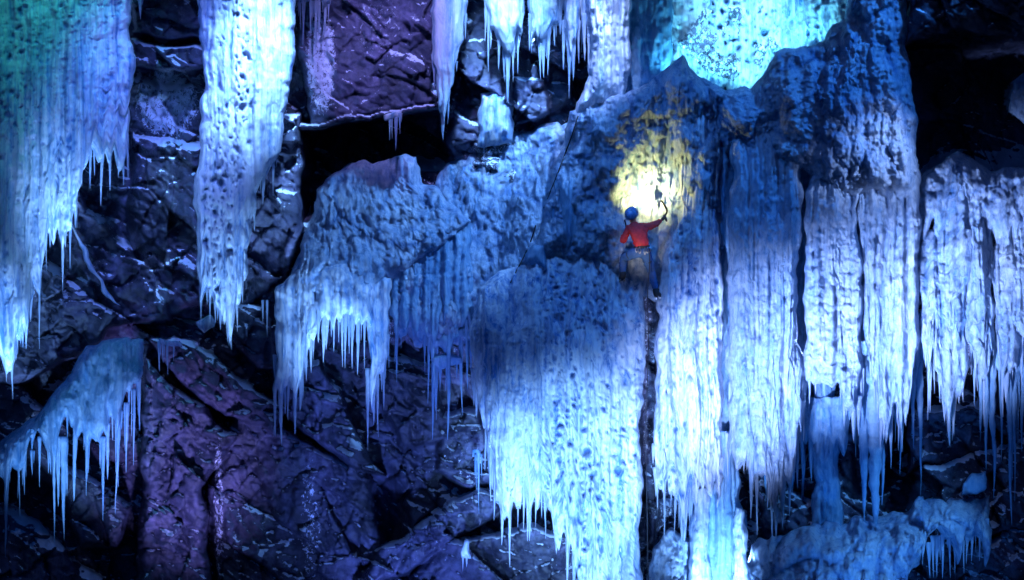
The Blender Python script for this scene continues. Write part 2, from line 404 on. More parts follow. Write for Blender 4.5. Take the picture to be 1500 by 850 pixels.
    if pits:
        pits = pits * (sstep(pu[0] - 0.1, pu[0] + 0.1, u) * (1 - sstep(pu[1] - 0.1, pu[1] + 0.1, u)) if pu else 1.0)
        xx = X + 0.05 * gn(X * 6, Z * 6, seed + 7); zz = Z + 0.05 * gn(X * 6, Z * 6, seed + 8)
        col_ = sstep(-0.25, 0.35, fbm(X * 1.5, Z * 0.35, seed + 23, 3))                  # pits come in vertical bands
        f1, f2, ci, cj, _, _ = worley(xx * 4.4, zz * 3.6, seed + 21)
        m = (_h(ci, cj, seed + 22) < 0.55 * col_ * pd)
        p1 = m * (1 - sstep(0.10, 0.40, f1 / (0.4 + 0.7 * _h(ci, cj, seed + 24))))
        f1, f2, ci, cj, _, _ = worley(xx * 11, zz * 8, seed + 25)
        m = (_h(ci, cj, seed + 26) < (0.25 + 0.5 * col_) * pd)
        p2 = m * (1 - sstep(0.12, 0.50, f1 / (0.35 + 0.8 * _h(ci, cj, seed + 27))))
        disp = disp - e1 * pits * np.maximum(p1, 0.4 * p2)
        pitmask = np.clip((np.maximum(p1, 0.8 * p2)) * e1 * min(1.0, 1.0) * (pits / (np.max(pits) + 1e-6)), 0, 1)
    if big:
        xb = X + 0.3 * gn(X * 0.9, Z * 0.9, seed + 61); zb = Z + 0.3 * gn(X * 0.9, Z * 0.9, seed + 62)
        f1, f2, ci, cj, _, _ = worley(xb * 1.15, zb * 1.0, seed + 63)
        g1, g2, ci2, cj2, _, _ = worley(xb * 2.6, zb * 2.1, seed + 65)
        disp = disp + np.clip(dist / 20, 0, 1) * big * (1.15 * (0.75 - f1 ** 1.6) * (0.5 + _h(ci, cj, seed + 64)) + 0.45 * (0.6 - g1 ** 1.6))
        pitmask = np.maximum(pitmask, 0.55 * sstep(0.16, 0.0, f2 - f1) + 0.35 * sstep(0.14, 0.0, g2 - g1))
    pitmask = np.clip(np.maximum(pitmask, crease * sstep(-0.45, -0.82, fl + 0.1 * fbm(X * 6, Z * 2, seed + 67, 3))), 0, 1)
    DF = DD + disp
    np.add.at(COVER, (np.clip(((PY + 260) / 4).astype(int), 0, 359), np.clip(((PX + 260) / 4).astype(int), 0, 519)), 1)
    DB = DD - back * prof
    def world(PX, PY, d):
        k = (D - d) / D * S0
        return np.stack([(PX - 750) * k, -d, (425 - PY) * k], -1)
    F = world(PX, PY, DF)
    # coarse back skin shares the rim of the front skin
    sb = 4
    Bk = world(PX, PY, DB)
    n = nu * nv
    idx = np.arange(n).reshape(nv, nu)
    q1 = np.stack([idx[:-1, :-1], idx[1:, :-1], idx[1:, 1:], idx[:-1, 1:]], -1).reshape(-1, 4)
    idb = idx.copy(); inner = np.zeros((nv, nu), bool); inner[1:-1, 1:-1] = True
    idb[inner] = n + np.arange(inner.sum())
    q2 = np.stack([idb[:-1, :-1], idb[:-1, 1:], idb[1:, 1:], idb[1:, :-1]], -1).reshape(-1, 4)
    verts = np.concatenate([F.reshape(-1, 3), Bk[inner]])
    me = np_mesh(name, verts, np.concatenate([q1, q2]))
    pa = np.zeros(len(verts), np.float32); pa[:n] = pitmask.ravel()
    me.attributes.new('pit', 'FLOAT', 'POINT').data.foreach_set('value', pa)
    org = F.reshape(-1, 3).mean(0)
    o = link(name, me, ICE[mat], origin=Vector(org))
    tag(o, label, cat, group, kind)
    # icicles: parts that hang from the lower rim
    def ic(px, y0, y1, w, dd):
        icicle(o, px, y0, y1, w, dd, ICE['icicle'] if mat != 'blue' else ICE['blue'], rng)
    for spec in icicles:
        px, y0, y1, w = spec[:4]
        j = int(np.argmin(np.abs(PX[-1, :] - px)))
        dd = spec[4] if len(spec) > 4 else float(b[j, 2]) + 0.04
        ic(px + rng.gauss(0, 1.2), y0, y1 + rng.gauss(0, 4), w * rng.uniform(0.85, 1.45), dd + rng.uniform(-0.05, 0.08))
        for _ in range(rng.choice((0, 1, 1, 2))):                # thinner ones fused to its root
            f = rng.uniform(0.3, 0.75)
            ic(px + rng.choice((-1, 1)) * w * rng.uniform(0.35, 1.0), y0, y0 + (y1 - y0) * f, w * rng.uniform(0.4, 0.8), dd + rng.uniform(-0.08, 0.1))
    if fringe:
        cnt, h0, h1, w0, w1 = fringe; cnt = int(cnt * 1.6); h1 = h1 * 1.4
        for k in range(cnt):
            j = int(np.clip((k + rng.uniform(-1.2, 2.2)) / cnt * nu, 1, nu - 2))
            lo_, hi_ = max(1, j - 5), min(nu - 2, j + 5)
            if rng.random() < 0.6: j = lo_ + int(np.argmax(PY[-1, lo_:hi_ + 1]))
            if gn(np.array([b[j, 0] / 26.0]), np.array([seed * 1.7]), 91)[0] < -0.28: continue
            px = float(PX[-1, j]); py = float(PY[-1, j])
            h = h0 + (h1 - h0) * rng.random() ** 2.2 * (1.5 if rng.random() < 0.15 else 1.0)
            w = (w0 + (w1 - w0) * (0.5 * rng.random() + 0.7 * (h - h0) / max(1, h1 - h0))) * rng.uniform(0.75, 1.5)
            ic(px, py - 14 - 0.3 * h, py + h, w, float(b[j, 2]) + rng.uniform(-0.06, 0.10))
    return o

def icicle_mesh(px, y0, y1, w, d, rng):
    n = 9; L = (y1 - y0) * S0; rings = int(max(8, L / 0.045))
    r0 = w * S0 * 0.5; ph = rng.random() * 50; lean = rng.gauss(0, 0.018)
    kk = (D - d) / D
    top = np.array(W3(px, y0, d))
    tt = np.linspace(0, 1, rings)
    prof = (1 - tt) ** rng.uniform(0.65, 1.25)
    prof = prof * (1 + 0.28 * gn(tt * L * 5 + ph, tt * 0 + 0.3, 77) + 0.12 * gn(tt * L * 15 + ph, tt * 0 + 0.7, 78))
    rad = r0 * prof + 0.003
    ang = np.linspace(0, 2 * math.pi, n, endpoint=False)
    cx = top[0] + lean * L * tt + r0 * 0.35 * gn(tt * L * 1.2 + ph, tt * 0 + 0.1, 79) * tt
    cy = top[1] + r0 * 0.3 * gn(tt * L * 1.2 + ph + 9, tt * 0 + 0.1, 80) * tt
    cz = top[2] - L * kk * tt
    ra = rad[:, None] * (1 + 0.16 * gn(np.cos(ang)[None, :] * 1.3 + ph, tt[:, None] * L * 3 + np.sin(ang)[None, :] * 1.3, 81))
    Pt = np.stack([cx[:, None] + ra * np.cos(ang), cy[:, None] + ra * np.sin(ang) * 0.9, cz[:, None] + 0 * ra], -1).reshape(-1, 3)
    idx = np.arange(rings * n).reshape(rings, n); nx = np.roll(idx, -1, 1)
    q = np.stack([idx[:-1], idx[1:], nx[1:], nx[:-1]], -1).reshape(-1, 4)
    tip = np.array([[cx[-1], cy[-1], cz[-1] - 0.015]]); top_c = np.array([[cx[0], cy[0], cz[0] + 0.01]])
    Pt = np.concatenate([Pt, tip, top_c]); k = rings * n
    caps = [[idx[-1, i], k, nx[-1, i], nx[-1, i]] for i in range(n)] + [[idx[0, i], nx[0, i], k + 1, k + 1] for i in range(n)]
    me = bpy.data.meshes.new('icicle')
    faces = [tuple(f) for f in q.tolist()] + [tuple(dict.fromkeys(map(int, f))) for f in caps]
    me.from_pydata(Pt.tolist(), [], faces); me.update()
    me.polygons.foreach_set('use_smooth', np.ones(len(me.polygons), bool))
    return me, Vector(top)
def icicle(parent, px, y0, y1, w, d, mat, rng):
    me, top = icicle_mesh(px, y0, y1, w, d, rng)
    return link('icicle', me, mat, parent, origin=top)

CUR = 'ice curtains hanging on the cliff'
# ---- left side
ice_sheet('ice_curtain', 'huge teal and white ice curtain filling the upper left corner', 'curtain',
    [(-160,-60),(60,-60),(196,-60)], [(-160,640),(-60,560),(0,500),(18,490),(34,455),(48,420),(62,350),(84,322),(104,280),(120,222),(150,214),(186,208)],
    Rc=[(196,-60),(192,60),(196,120),(186,208)], d=2.0, bulge=0.5, flute=0.16, ff=1.6, lump=0.03, fine=0.012, pits=0.05, teeth=(60,4,60,7), seed=11, group=CUR,
    icicles=[(19,440,588,10),(6,450,545,8),(33,440,505,8),(45,400,470,8),(132,205,268,4),(152,205,300,5),(161,205,290,5),(178,205,272,5),(185,195,270,4),(75,320,360,7),(108,270,312,5)],
    fringe=(26,8,60,2.5,5))
ice_sheet('ice_curtain', 'long white pitted ice curtain tapering to a point, second from the left edge', 'pitted',
    [(284,-60),(330,-60),(436,-60)], [(294,400),(306,425),(322,450),(336,445),(348,415),(360,385)],
    Lc=[(284,-60),(292,60),(300,110),(292,180),(288,250),(289,360),(294,400)], Rc=[(436,-60),(432,60),(424,140),(410,218),(378,262),(368,320),(360,385)],
    d=1.7, bulge=0.45, rad=40, flute=0.12, ff=2.0, lump=0.03, fine=0.012, pits=0.2, pu=(0.12,0.55), teeth=(14,10,46,7), seed=12, group=CUR,
    icicles=[(322,430,482,9),(338,430,470,8),(354,380,440,7),(386,250,304,5,1.8),(398,225,292,5,1.8),(380,235,268,5,1.8),(406,205,245,4,1.8),(300,395,425,6),(370,300,345,6,1.75),(364,320,390,6,1.75)],
    fringe=(10,6,30,3,5))
ice_sheet('ice_fringe', 'small fringe of thin icicles beside the long pitted white curtain, top edge of the photo', 'curtain',
    [(436,-60),(484,-60)], [(436,-6),(450,2),(466,-4),(484,0)], d=1.1, bulge=0.2, rad=16, flute=0.06, teeth=(6,4,18,6), seed=13, cat='icicles',
    icicles=[(440,-10,45,5),(446,-10,62,6),(455,-10,50,5),(462,-10,80,5),(468,-10,58,5),(477,-10,55,6),(481,-10,30,5)])
ice_sheet('ice_fringe', 'short stub of white ice at the top edge between the two left curtains', 'curtain',
    [(194,-60),(212,-60)], [(198,-10),(204,4),(210,-8)], d=1.5, bulge=0.15, rad=10, flute=0.03, seed=14, cat='icicles', icicles=[(204,-10,24,7)])
# ---- top centre
ice_sheet('ice_curtain', 'narrow ice spear with one long tip hanging at the top above the rock roof', 'curtain',
    [(630,-60),(686,-60)], [(640,105),(646,140),(651,165),(656,135),(664,100)], Lc=[(630,-60),(632,40),(636,90),(640,105)], Rc=[(686,-60),(684,20),(676,60),(664,100)],
    d=1.25, bulge=0.4, rad=28, flute=0.12, ff=2.6, lump=0.03, fine=0.012, teeth=(6,6,30,6), seed=15, group=CUR,
    icicles=[(650,130,208,8),(656,110,180,6),(643,100,160,6),(637,80,130,5),(664,90,125,5),(681,20,58,5),(640,100,140,5)])
ice_sheet('ice_curtain', 'brightly lit white ice spear with a single sharp tip above the small frozen block', 'curtain',
    [(708,-60),(768,-60)], [(716,30),(728,55),(738,75),(748,80),(756,55),(766,10)], d=1.15, bulge=0.35, rad=26, flute=0.12, ff=2.6, lump=0.03, teeth=(7,5,30,6), seed=16, group=CUR,
    icicles=[(743,60,156,8),(716,0,107,7),(720,20,70,6),(733,50,95,6),(752,50,116,6),(757,40,105,5),(764,0,60,5),(712,0,60,5)])
ice_sheet('ice_curtain', 'white ice spear with two blunt tips next to the single sharp tipped one', 'curtain',
    [(768,-60),(822,-60)], [(774,40),(786,55),(796,60),(806,40),(820,10)], d=1.05, bulge=0.3, rad=24, flute=0.1, ff=2.6, teeth=(6,6,28,6), seed=17, group=CUR,
    icicles=[(788,40,112,8),(797,40,118,8),(803,40,112,6),(779,30,80,6),(776,20,75,5),(811,20,70,5),(818,0,50,5)])
ice_sheet('ice_curtain', 'slim pointed ice spear touching the left side of the wide central column', 'curtain',
    [(820,-60),(852,-60)], [(824,40),(834,75),(842,60),(850,30)], d=1.0, bulge=0.25, rad=16, flute=0.08, ff=3, teeth=(4,6,24,5), seed=18, group=CUR,
    icicles=[(833,50,138,7),(826,30,100,5),(841,50,110,6),(847,30,95,5)])
ice_sheet('ice_column', 'wide pale ice column falling from the top edge onto the crusted mound', 'pitted',
    [(848,-60),(890,-60),(926,-60)], [(838,175),(870,160),(900,155),(924,150)], Lc=[(848,-60),(858,40),(862,110),(838,175)], Rc=[(926,-60),(922,60),(924,150)],
    d=0.95, bulge=0.5, rad=40, flute=0.26, ff=1.7, lump=0.05, fine=0.02, seed=19, pits=0.08, cat='ice column',
    icicles=[(856,20,95,7,1.15),(864,40,110,7,1.2),(852,0,60,6,1.1)])
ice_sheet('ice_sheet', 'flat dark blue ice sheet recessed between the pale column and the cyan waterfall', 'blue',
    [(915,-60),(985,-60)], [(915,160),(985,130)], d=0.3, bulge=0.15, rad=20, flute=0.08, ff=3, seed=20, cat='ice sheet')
ice_sheet('frozen_waterfall', 'cyan glowing frozen waterfall above the saddle of the crusted mound', 'pitted',
    [(972,-60),(1090,-60),(1250,-60)], [(972,140),(1040,150),(1100,150),(1150,120),(1250,100)], d=-0.2, bulge=0.3, rad=30, flute=0.10, ff=2.2, lump=0.05, fine=0.02, pits=0.15, pd=1.6, crust=0.035, seed=21, cat='waterfall')
# ---- mounds
ice_sheet('ice_mound', 'crusted ice shoulder with the yellow lit hollow above the climber', 'crust',
    [(838,160,0.9),(870,150,1.0),(905,142,1.1),(950,120,1.1),(1003,80,1.0),(1030,118,0.9),(1062,160,0.7)],
    [(778,385,0.8),(830,400,0.9),(900,415,0.9),(960,440,0.75),(1062,460,0.6)],
    Lc=[(838,160,0.9),(822,215,0.7),(798,290,0.7),(784,345,0.8),(778,385,0.8)], Rc=[(1062,160,0.7),(1062,300,0.6),(1062,460,0.6)],
    bulge=0.45, rad=46, flute=0.16, ff=2.0, lump=0.12, lf=2.2, fine=0.03, crust=0.10, cs=10, hollow=[(950,282,54,70,0.5)], big=0.30, seed=22, top_round=0.8, cat='ice mound', stretch=0.4, step=1.6)
ice_sheet('ice_mound', 'broad saddle shaped blue ice mound under the cyan waterfall', 'crust',
    [(1022,110,0.8),(1060,128,0.9),(1100,130,0.9),(1140,78,0.9),(1205,62,0.8),(1235,25,0.7),(1250,-60,0.6),(1328,-60,0.6)],
    [(1058,225,0.95),(1100,235,1.1),(1180,255,1.15),(1232,290,1.2),(1345,305,1.0)],
    Lc=[(1022,110,0.8),(1045,160,1.2),(1058,225,0.95)], Rc=[(1328,-60,0.6),(1328,90,0.9),(1345,180,1.1),(1345,300,1.2)],
    bulge=0.35, rad=40, flute=0.10, ff=1.2, lump=0.12, lf=1.6, fine=0.03, crust=0.10, cs=10, big=0.42, seed=23, top_round=0.5, cat='ice mound', stretch=0.8, step=1.6)
ice_sheet('ice_block', 'square crusted ice block bulging under the right end of the saddle mound', 'crust',
    [(1252,176,1.3),(1285,160,1.4),(1326,150,1.3)], [(1228,284,1.5),(1280,278,1.6),(1334,280,1.5)], d=1.4, bulge=0.35, rad=26, flute=0.10, ff=3, lump=0.06, crust=0.12, seed=24, top_round=1.0, cat='ice block', stretch=0.4)
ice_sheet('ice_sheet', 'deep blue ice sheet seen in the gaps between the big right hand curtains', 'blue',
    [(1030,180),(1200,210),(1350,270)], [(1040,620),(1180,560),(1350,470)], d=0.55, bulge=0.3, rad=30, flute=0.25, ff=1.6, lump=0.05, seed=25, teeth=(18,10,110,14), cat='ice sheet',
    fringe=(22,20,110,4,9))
# ---- climber column and right curtains
ice_sheet('ice_curtain', 'tall white ice curtain just right of the climber and the dark gap', 'pitted',
    [(992,180,1.0),(1015,120,0.9),(1060,175,0.9)], [(958,690,1.7),(985,700,1.7),(1015,720,1.6),(1040,690,1.6),(1060,660,1.5)],
    Lc=[(992,180,1.0),(996,300,1.2),(966,410,1.4),(960,520,1.6),(958,690,1.7)], Rc=[(1060,175,0.9),(1052,300,1.2),(1060,430,1.4),(1060,660,1.5)],
    bulge=0.3, rad=18, flute=0.26, ff=1.7, lump=0.05, fine=0.02, crust=0.035, pits=0.10, teeth=(18,8,66,7), seed=26, top_round=0.6, group=CUR, step=1.6,
    icicles=[(963,650,748,7),(972,660,790,7),(984,690,745,7),(1010,690,775,8),(1047,660,720,6),(1020,700,740,7),(1034,690,730,6)], fringe=(12,10,46,3,6))
ice_sheet('ice_curtain', 'broad lavender white ice curtain with a ragged sawtooth foot', 'crust',
    [(1072,170,0.9),(1120,170,1.0),(1178,185,1.0)], [(1066,600,1.7),(1090,650,1.8),(1120,675,1.8),(1150,650,1.8),(1180,560,1.7)],
    Lc=[(1072,170,0.9),(1066,330,1.6),(1066,600,1.7)], Rc=[(1178,185,1.0),(1172,330,1.6),(1168,470,1.7),(1180,560,1.7)],
    bulge=0.5, rad=22, flute=0.26, ff=1.7, lump=0.05, fine=0.02, crust=0.045, teeth=(30,10,80,7), seed=27, top_round=0.3, group=CUR, step=1.6,
    icicles=[(1075,600,655,7),(1095,640,735,8),(1128,660,742,8),(1146,640,700,7),(1166,600,705,7),(1072,560,640,6)], fringe=(18,10,55,3,6))
ice_sheet('ice_curtain', 'white ice curtain with a straight flat cut along part of its lower edge', 'crust',
    [(1186,215,0.9),(1215,225,1.0),(1250,240,1.1)], [(1180,555,1.9),(1200,562,1.9),(1232,562,1.9),(1240,600,1.9),(1252,605,1.9),(1262,560,1.8)],
    Lc=[(1186,215,0.9),(1180,300,1.5),(1176,420,1.8),(1180,555,1.9)], Rc=[(1250,240,1.1),(1256,300,1.6),(1264,420,1.8),(1262,560,1.8)],
    bulge=0.3, rad=18, flute=0.26, ff=1.7, lump=0.04, fine=0.02, crust=0.08, teeth=(9,2,18,7), seed=28, top_round=0.3, group=CUR, step=1.6,
    icicles=[(1248,590,650,8),(1256,580,638,7),(1240,580,625,6),(1186,545,590,5),(1262,540,600,5)], fringe=(8,5,26,3,5))
ice_sheet('ice_curtain', 'white ice curtain under the square ice block, ending in one long point', 'crust',
    [(1252,235,1.0),(1290,235,1.1),(1345,240,1.0)], [(1270,480,1.9),(1288,560,1.9),(1302,600,1.9),(1316,560,1.9),(1345,480,1.8)],
    Lc=[(1252,235,1.0),(1256,300,1.55),(1262,380,1.8),(1270,480,1.9)], Rc=[(1345,240,1.0),(1346,300,1.4),(1350,400,1.7),(1345,480,1.8)],
    bulge=0.3, rad=18, flute=0.26, ff=1.7, lump=0.05, fine=0.02, crust=0.045, teeth=(18,8,66,6), seed=29, top_round=0.3, group=CUR, step=1.6,
    icicles=[(1302,580,690,9),(1290,560,640,8),(1318,550,620,7),(1332,510,590,7),(1278,500,560,6),(1340,480,540,6)], fringe=(12,8,50,3,6))
ice_sheet('ice_ledge', 'dark lumpy ice ledge under the black cave from which the far right spears hang', 'crust',
    [(1338,262,0.5),(1372,240,0.5),(1405,222,0.5),(1450,250,0.4),(1510,245,0.4),(1620,250,0.4)], [(1340,350,0.95),(1375,335,1.0),(1402,292,1.05),(1440,335,1.0),(1490,342,1.0),(1520,325,1.0),(1620,330,1.0)],
    d=0.9, bulge=0.3, rad=24, flute=0.1, ff=1.5, lump=0.1, fine=0.03, crust=0.09, cs=10, big=0.2, seed=133, top_round=0.7, cat='ice ledge', teeth=(24,6,40,6))
ice_sheet('ice_curtain', 'narrow white ice spear between the long point and the arched curtain', 'crust',
    [(1346,345,0.9),(1360,335,0.95),(1376,325,0.9)], [(1348,490,1.7),(1360,520,1.75),(1376,490,1.7)], Lc=[(1346,345,0.9),(1343,400,1.5),(1348,490,1.7)], Rc=[(1376,325,0.9),(1380,400,1.5),(1376,490,1.7)],
    bulge=0.25, rad=14, teeth=(6,8,50,6), seed=30, top_round=0.2, flute=0.24, ff=1.9, lump=0.05, fine=0.02, crust=0.05, group=CUR, step=1.6, warp=1.6, icicles=[(1360,500,556,7),(1352,480,530,5),(1368,490,540,6)], fringe=(6,8,40,3,5))
ice_sheet('ice_curtain', 'arched white ice curtain below the black cave, with a long blunt tooth', 'crust',
    [(1366,330,0.8),(1384,272,0.9),(1402,246,0.9),(1416,258,0.85)], [(1368,500,1.75),(1382,580,1.85),(1392,600,1.85),(1400,575,1.85),(1414,520,1.8)],
    Lc=[(1366,330,0.8),(1364,400,1.5),(1368,500,1.75)], Rc=[(1416,258,0.85),(1424,380,1.6),(1414,520,1.8)],
    bulge=0.3, rad=18, teeth=(8,8,46,7), seed=130, top_round=0.2, flute=0.24, ff=1.9, lump=0.05, fine=0.02, crust=0.05, group=CUR, step=1.6, warp=1.6, icicles=[(1390,580,652,10),(1398,565,632,8),(1381,565,620,7),(1374,520,570,6),(1408,540,585,6)], fringe=(8,8,44,3,6))
ice_sheet('ice_curtain', 'white ice curtain with a shorter foot just right of the long blunt tooth', 'crust',
    [(1410,285,0.7),(1428,262,0.8),(1446,285,0.75),(1458,330,0.7)], [(1412,490,1.6),(1422,505,1.7),(1436,530,1.7),(1446,500,1.7),(1456,470,1.6)],
    Lc=[(1410,285,0.7),(1416,380,1.4),(1412,490,1.6)], Rc=[(1458,330,0.7),(1452,400,1.4),(1456,470,1.6)],
    bulge=0.25, rad=16, teeth=(8,8,56,6), seed=131, top_round=0.2, flute=0.24, ff=1.9, lump=0.05, fine=0.02, crust=0.05, group=CUR, step=1.6, warp=1.6, icicles=[(1435,510,572,8),(1422,495,550,6),(1447,490,535,6)], fringe=(8,8,50,3,6))
ice_sheet('ice_curtain', 'narrow white ice spear with a long tip near the right edge', 'crust',
    [(1456,340,0.8),(1470,310,0.9),(1488,325,0.85)], [(1458,480,1.65),(1472,535,1.75),(1488,490,1.7)], Lc=[(1456,340,0.8),(1452,410,1.5),(1458,480,1.65)], Rc=[(1488,325,0.85),(1492,410,1.5),(1488,490,1.7)],
    bulge=0.25, rad=14, teeth=(6,8,50,6), seed=132, top_round=0.2, flute=0.24, ff=1.9, lump=0.05, fine=0.02, crust=0.05, group=CUR, step=1.6, warp=1.6, icicles=[(1475,515,592,9),(1464,490,548,6),(1483,500,550,6)], fringe=(6,8,50,3,6))
ice_sheet('ice_curtain', 'ice curtain cut off by the right edge of the photo', 'crust',
    [(1484,320,0.7),(1505,285,0.8),(1540,280,0.8),(1600,290,0.8)], [(1484,470,1.6),(1498,500,1.65),(1540,540,1.65),(1600,520,1.6)],
    Lc=[(1484,320,0.7),(1482,400,1.4),(1484,470,1.6)], Rc=[(1600,290,0.8),(1604,400,1.4),(1600,520,1.6)],
    bulge=0.3, rad=20, teeth=(15,8,46,7), seed=31, top_round=0.2, flute=0.24, ff=1.9, lump=0.05, fine=0.02, crust=0.05, group=CUR, step=1.6, warp=1.6, icicles=[(1496,480,572,8)], fringe=(10,8,44,3,6))
# ---- blue icicles behind
def spears(label, y0, specs, d, seed, x0=None, x1=None, cat='icicles', mat='blue'):
    xs = [s[0] for s in specs]; x0 = x0 or min(xs) - 8; x1 = x1 or max(xs) + 8
    return ice_sheet('icicle_cluster', label, mat, [(x0, y0 - 60), (x1, y0 - 60)], [(x0 + 2, y0), (x1 - 2, y0 + 6)], d=d, bulge=0.2, rad=14, flute=0.1, ff=4,
                     teeth=(max(3, len(specs)), 6, 30, 7), seed=seed, cat=cat, group='blue icicles hung behind the curtains',
                     icicles=[(x, y0 - 40, y1, w) for x, y1, w in specs])
spears('blue icicles hung below the broad sawtooth curtain', 640, [(1188,700,10),(1200,745,14),(1212,700,9),(1176,690,8),(1222,655,9),(1236,640,9),(1163,720,8)], 1.0, 41)
spears('thick blue ice spear pointing down at the ice covered ledge', 560, [(1280,815,38),(1262,760,16),(1296,740,14),(1270,790,14),(1308,650,10)], 1.3, 42)
spears('pair of thin blue icicles alone in front of the dark recess', 520, [(1348,728,17),(1312,640,9),(1340,660,10),(1322,690,8),(1358,600,8)], 1.0, 43)
spears('row of long thin blue icicles near the right edge over dark rock', 540, [(1438,640,9),(1452,745,13),(1444,690,9),(1468,680,9),(1478,770,12),(1490,700,10),(1500,660,12),(1428,600,8),(1485,730,8),(1520,700,12)], 1.3, 44)
ice_sheet('ice_column', 'pale blue ice column standing on the ice covered ledge', 'blue', [(1192,560),(1224,560)], [(1188,790),(1236,795)], d=0.9, bulge=0.25, rad=18, flute=0.06, seed=45, cat='ice column')
ice_sheet('ice_column', 'broad smooth blue ice column at the bottom edge right of the dark gap', 'blue',
    [(1020,640),(1082,630)], [(1000,960),(1100,960)], Lc=[(1020,640),(1024,720),(1006,800),(1000,960)], Rc=[(1082,630),(1080,700),(1094,780),(1100,960)], d=1.25, bulge=0.45, rad=36, flute=0.26, ff=1.7, lump=0.02, fine=0.008, seed=46, cat='ice column')
ice_sheet('ice_column', 'short bright white ice column foot at the bottom edge left of the smooth blue column', 'curtain',
    [(1012,720),(1036,715)], [(1002,960),(1050,960)], d=1.65, bulge=0.25, rad=18, flute=0.08, seed=47, cat='ice column')
ice_sheet('ice_column', 'glowing white ice column foot leaning on the right of the smooth blue column', 'curtain',
    [(1076,740),(1088,745)], [(1068,960),(1112,960)], d=1.6, bulge=0.25, rad=18, flute=0.08, seed=48, cat='ice column')
# ---- centre front
ice_sheet('ice_curtain', 'great pitted central ice curtain hanging below the climber from a domed lip', 'pitted',
    [(692,450,1.35),(702,420,1.25),(730,402,1.1),(770,388,1.0),(812,362,0.9),(850,352,0.8),(890,380,0.9),(945,410,0.95)],
    [(694,560,1.9),(712,590,2.0),(728,700,2.1),(760,690,2.1),(800,700,2.2),(835,760,2.2),(870,900,2.2),(936,960,2.2)],
    Lc=[(692,450,1.35),(690,485,1.95),(694,560,1.9)], Rc=[(945,410,0.95),(946,470,1.5),(940,600,2.0),(938,760,2.2),(936,960,2.2)],
    bulge=0.35, rad=26, flute=0.24, ff=1.6, lump=0.06, fine=0.02, crust=0.025, pits=0.18, pu=(0.38,1.2), pd=1.5, teeth=(36,6,70,8), seed=32, top_round=0.7, group=CUR, step=1.6,
    icicles=[(711,560,652,8),(700,540,610,6),(694,540,590,5),(735,660,800,8),(746,680,832,8),(772,680,790,6),(800,680,792,8),(786,680,770,7),(820,700,785,8),(836,720,800,7),(862,780,850,9),(720,600,690,7),(845,740,820,7),(766,680,770,6)],
    fringe=(26,8,55,3,6))
ice_sheet('ice_pillar', 'dark blue fluted ice pillar on the left flank of the crusted shoulder', 'blue',
    [(818,262),(852,250)], [(790,375),(870,372)], d=1.15, bulge=0.35, rad=30, flute=0.22, ff=2.6, lump=0.05, fine=0.012, seed=33, top_round=0.7, cat='ice pillar')
ice_sheet('ice_boulder', 'smooth rounded ice boulder resting at the end of the dark fixed rope', 'blue',
    [(778,356),(796,354)], [(772,392),(804,392)], d=1.3, bulge=0.35, rad=15, flute=0.0, lump=0.02, fine=0.01, seed=34, top_round=1.0, cat='ice boulder')
# ---- ice apron on the slope
ice_sheet('ice_apron', 'ripple crusted blue ice apron sloping down leftwards below the rock roof', 'crust',
    [(446,340,0.0),(462,290,0.0),(482,252,0.05),(530,240,0.1),(580,226,0.1),(608,230,0.0)],
    [(404,455,1.1),(470,432,1.1),(540,428,1.1),(575,405,1.05),(640,365,0.9),(692,322,0.75)],
    Lc=[(446,340,0.0),(430,385,0.4),(404,455,1.1)], Rc=[(608,230,0.0),(622,268,-0.2),(655,292,0.1),(692,322,0.75)],
    bulge=0.35, rad=24, flute=0.16, ff=0.8, lump=0.10, lf=0.8, fine=0.025, crust=0.075, big=0.12, seed=51, top_round=0.6, cat='ice apron', stretch=1.2, step=1.6, warp=1.6, cs=11)
ice_sheet('ice_apron', 'ripple crusted blue ice apron running down from the frozen block to the domed lip', 'crust',
    [(634,275,-0.1),(655,240,-0.4),(706,200,-0.5),(780,190,-0.3),(846,168,0.3)],
    [(556,452,0.75),(620,505,0.8),(700,500,0.85),(740,440,0.9),(790,400,0.8)],
    Lc=[(634,275,-0.1),(650,300,0.05),(600,370,0.45),(556,452,0.75)], Rc=[(846,168,0.3),(828,250,0.4),(800,330,0.6),(790,400,0.8)],
    bulge=0.3, rad=24, flute=0.16, ff=0.8, lump=0.10, lf=0.8, fine=0.025, crust=0.075, big=0.12, seed=71, top_round=0.6, cat='ice apron', stretch=1.2, step=1.6, warp=1.6, cs=11)
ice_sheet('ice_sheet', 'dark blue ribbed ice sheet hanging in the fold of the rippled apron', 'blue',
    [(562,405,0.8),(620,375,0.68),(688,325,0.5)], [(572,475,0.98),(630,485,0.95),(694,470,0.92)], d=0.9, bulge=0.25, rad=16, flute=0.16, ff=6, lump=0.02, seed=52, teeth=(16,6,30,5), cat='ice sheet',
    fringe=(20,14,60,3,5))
ice_sheet('ice_fringe', 'row of thin icicles under the lower right rim of the rippled apron', 'blue',
    [(600,455,0.95),(650,495,0.95),(700,470,0.95)], [(600,480,1.0),(650,512,1.0),(700,492,1.0)], d=1.0, bulge=0.15, rad=10, flute=0.08, ff=6, teeth=(14,4,18,5), seed=53, cat='icicles',
    fringe=(18,16,70,3,5))
ice_sheet('ice_block', 'upright frozen block of blue ice directly under the bright single sharp tip', 'curtain',
    [(702,140),(725,132),(750,140)], [(698,215),(752,212)], d=0.15, bulge=0.4, rad=18, flute=0.1, ff=3, lump=0.03, seed=54, top_round=1.2, cat='ice block')
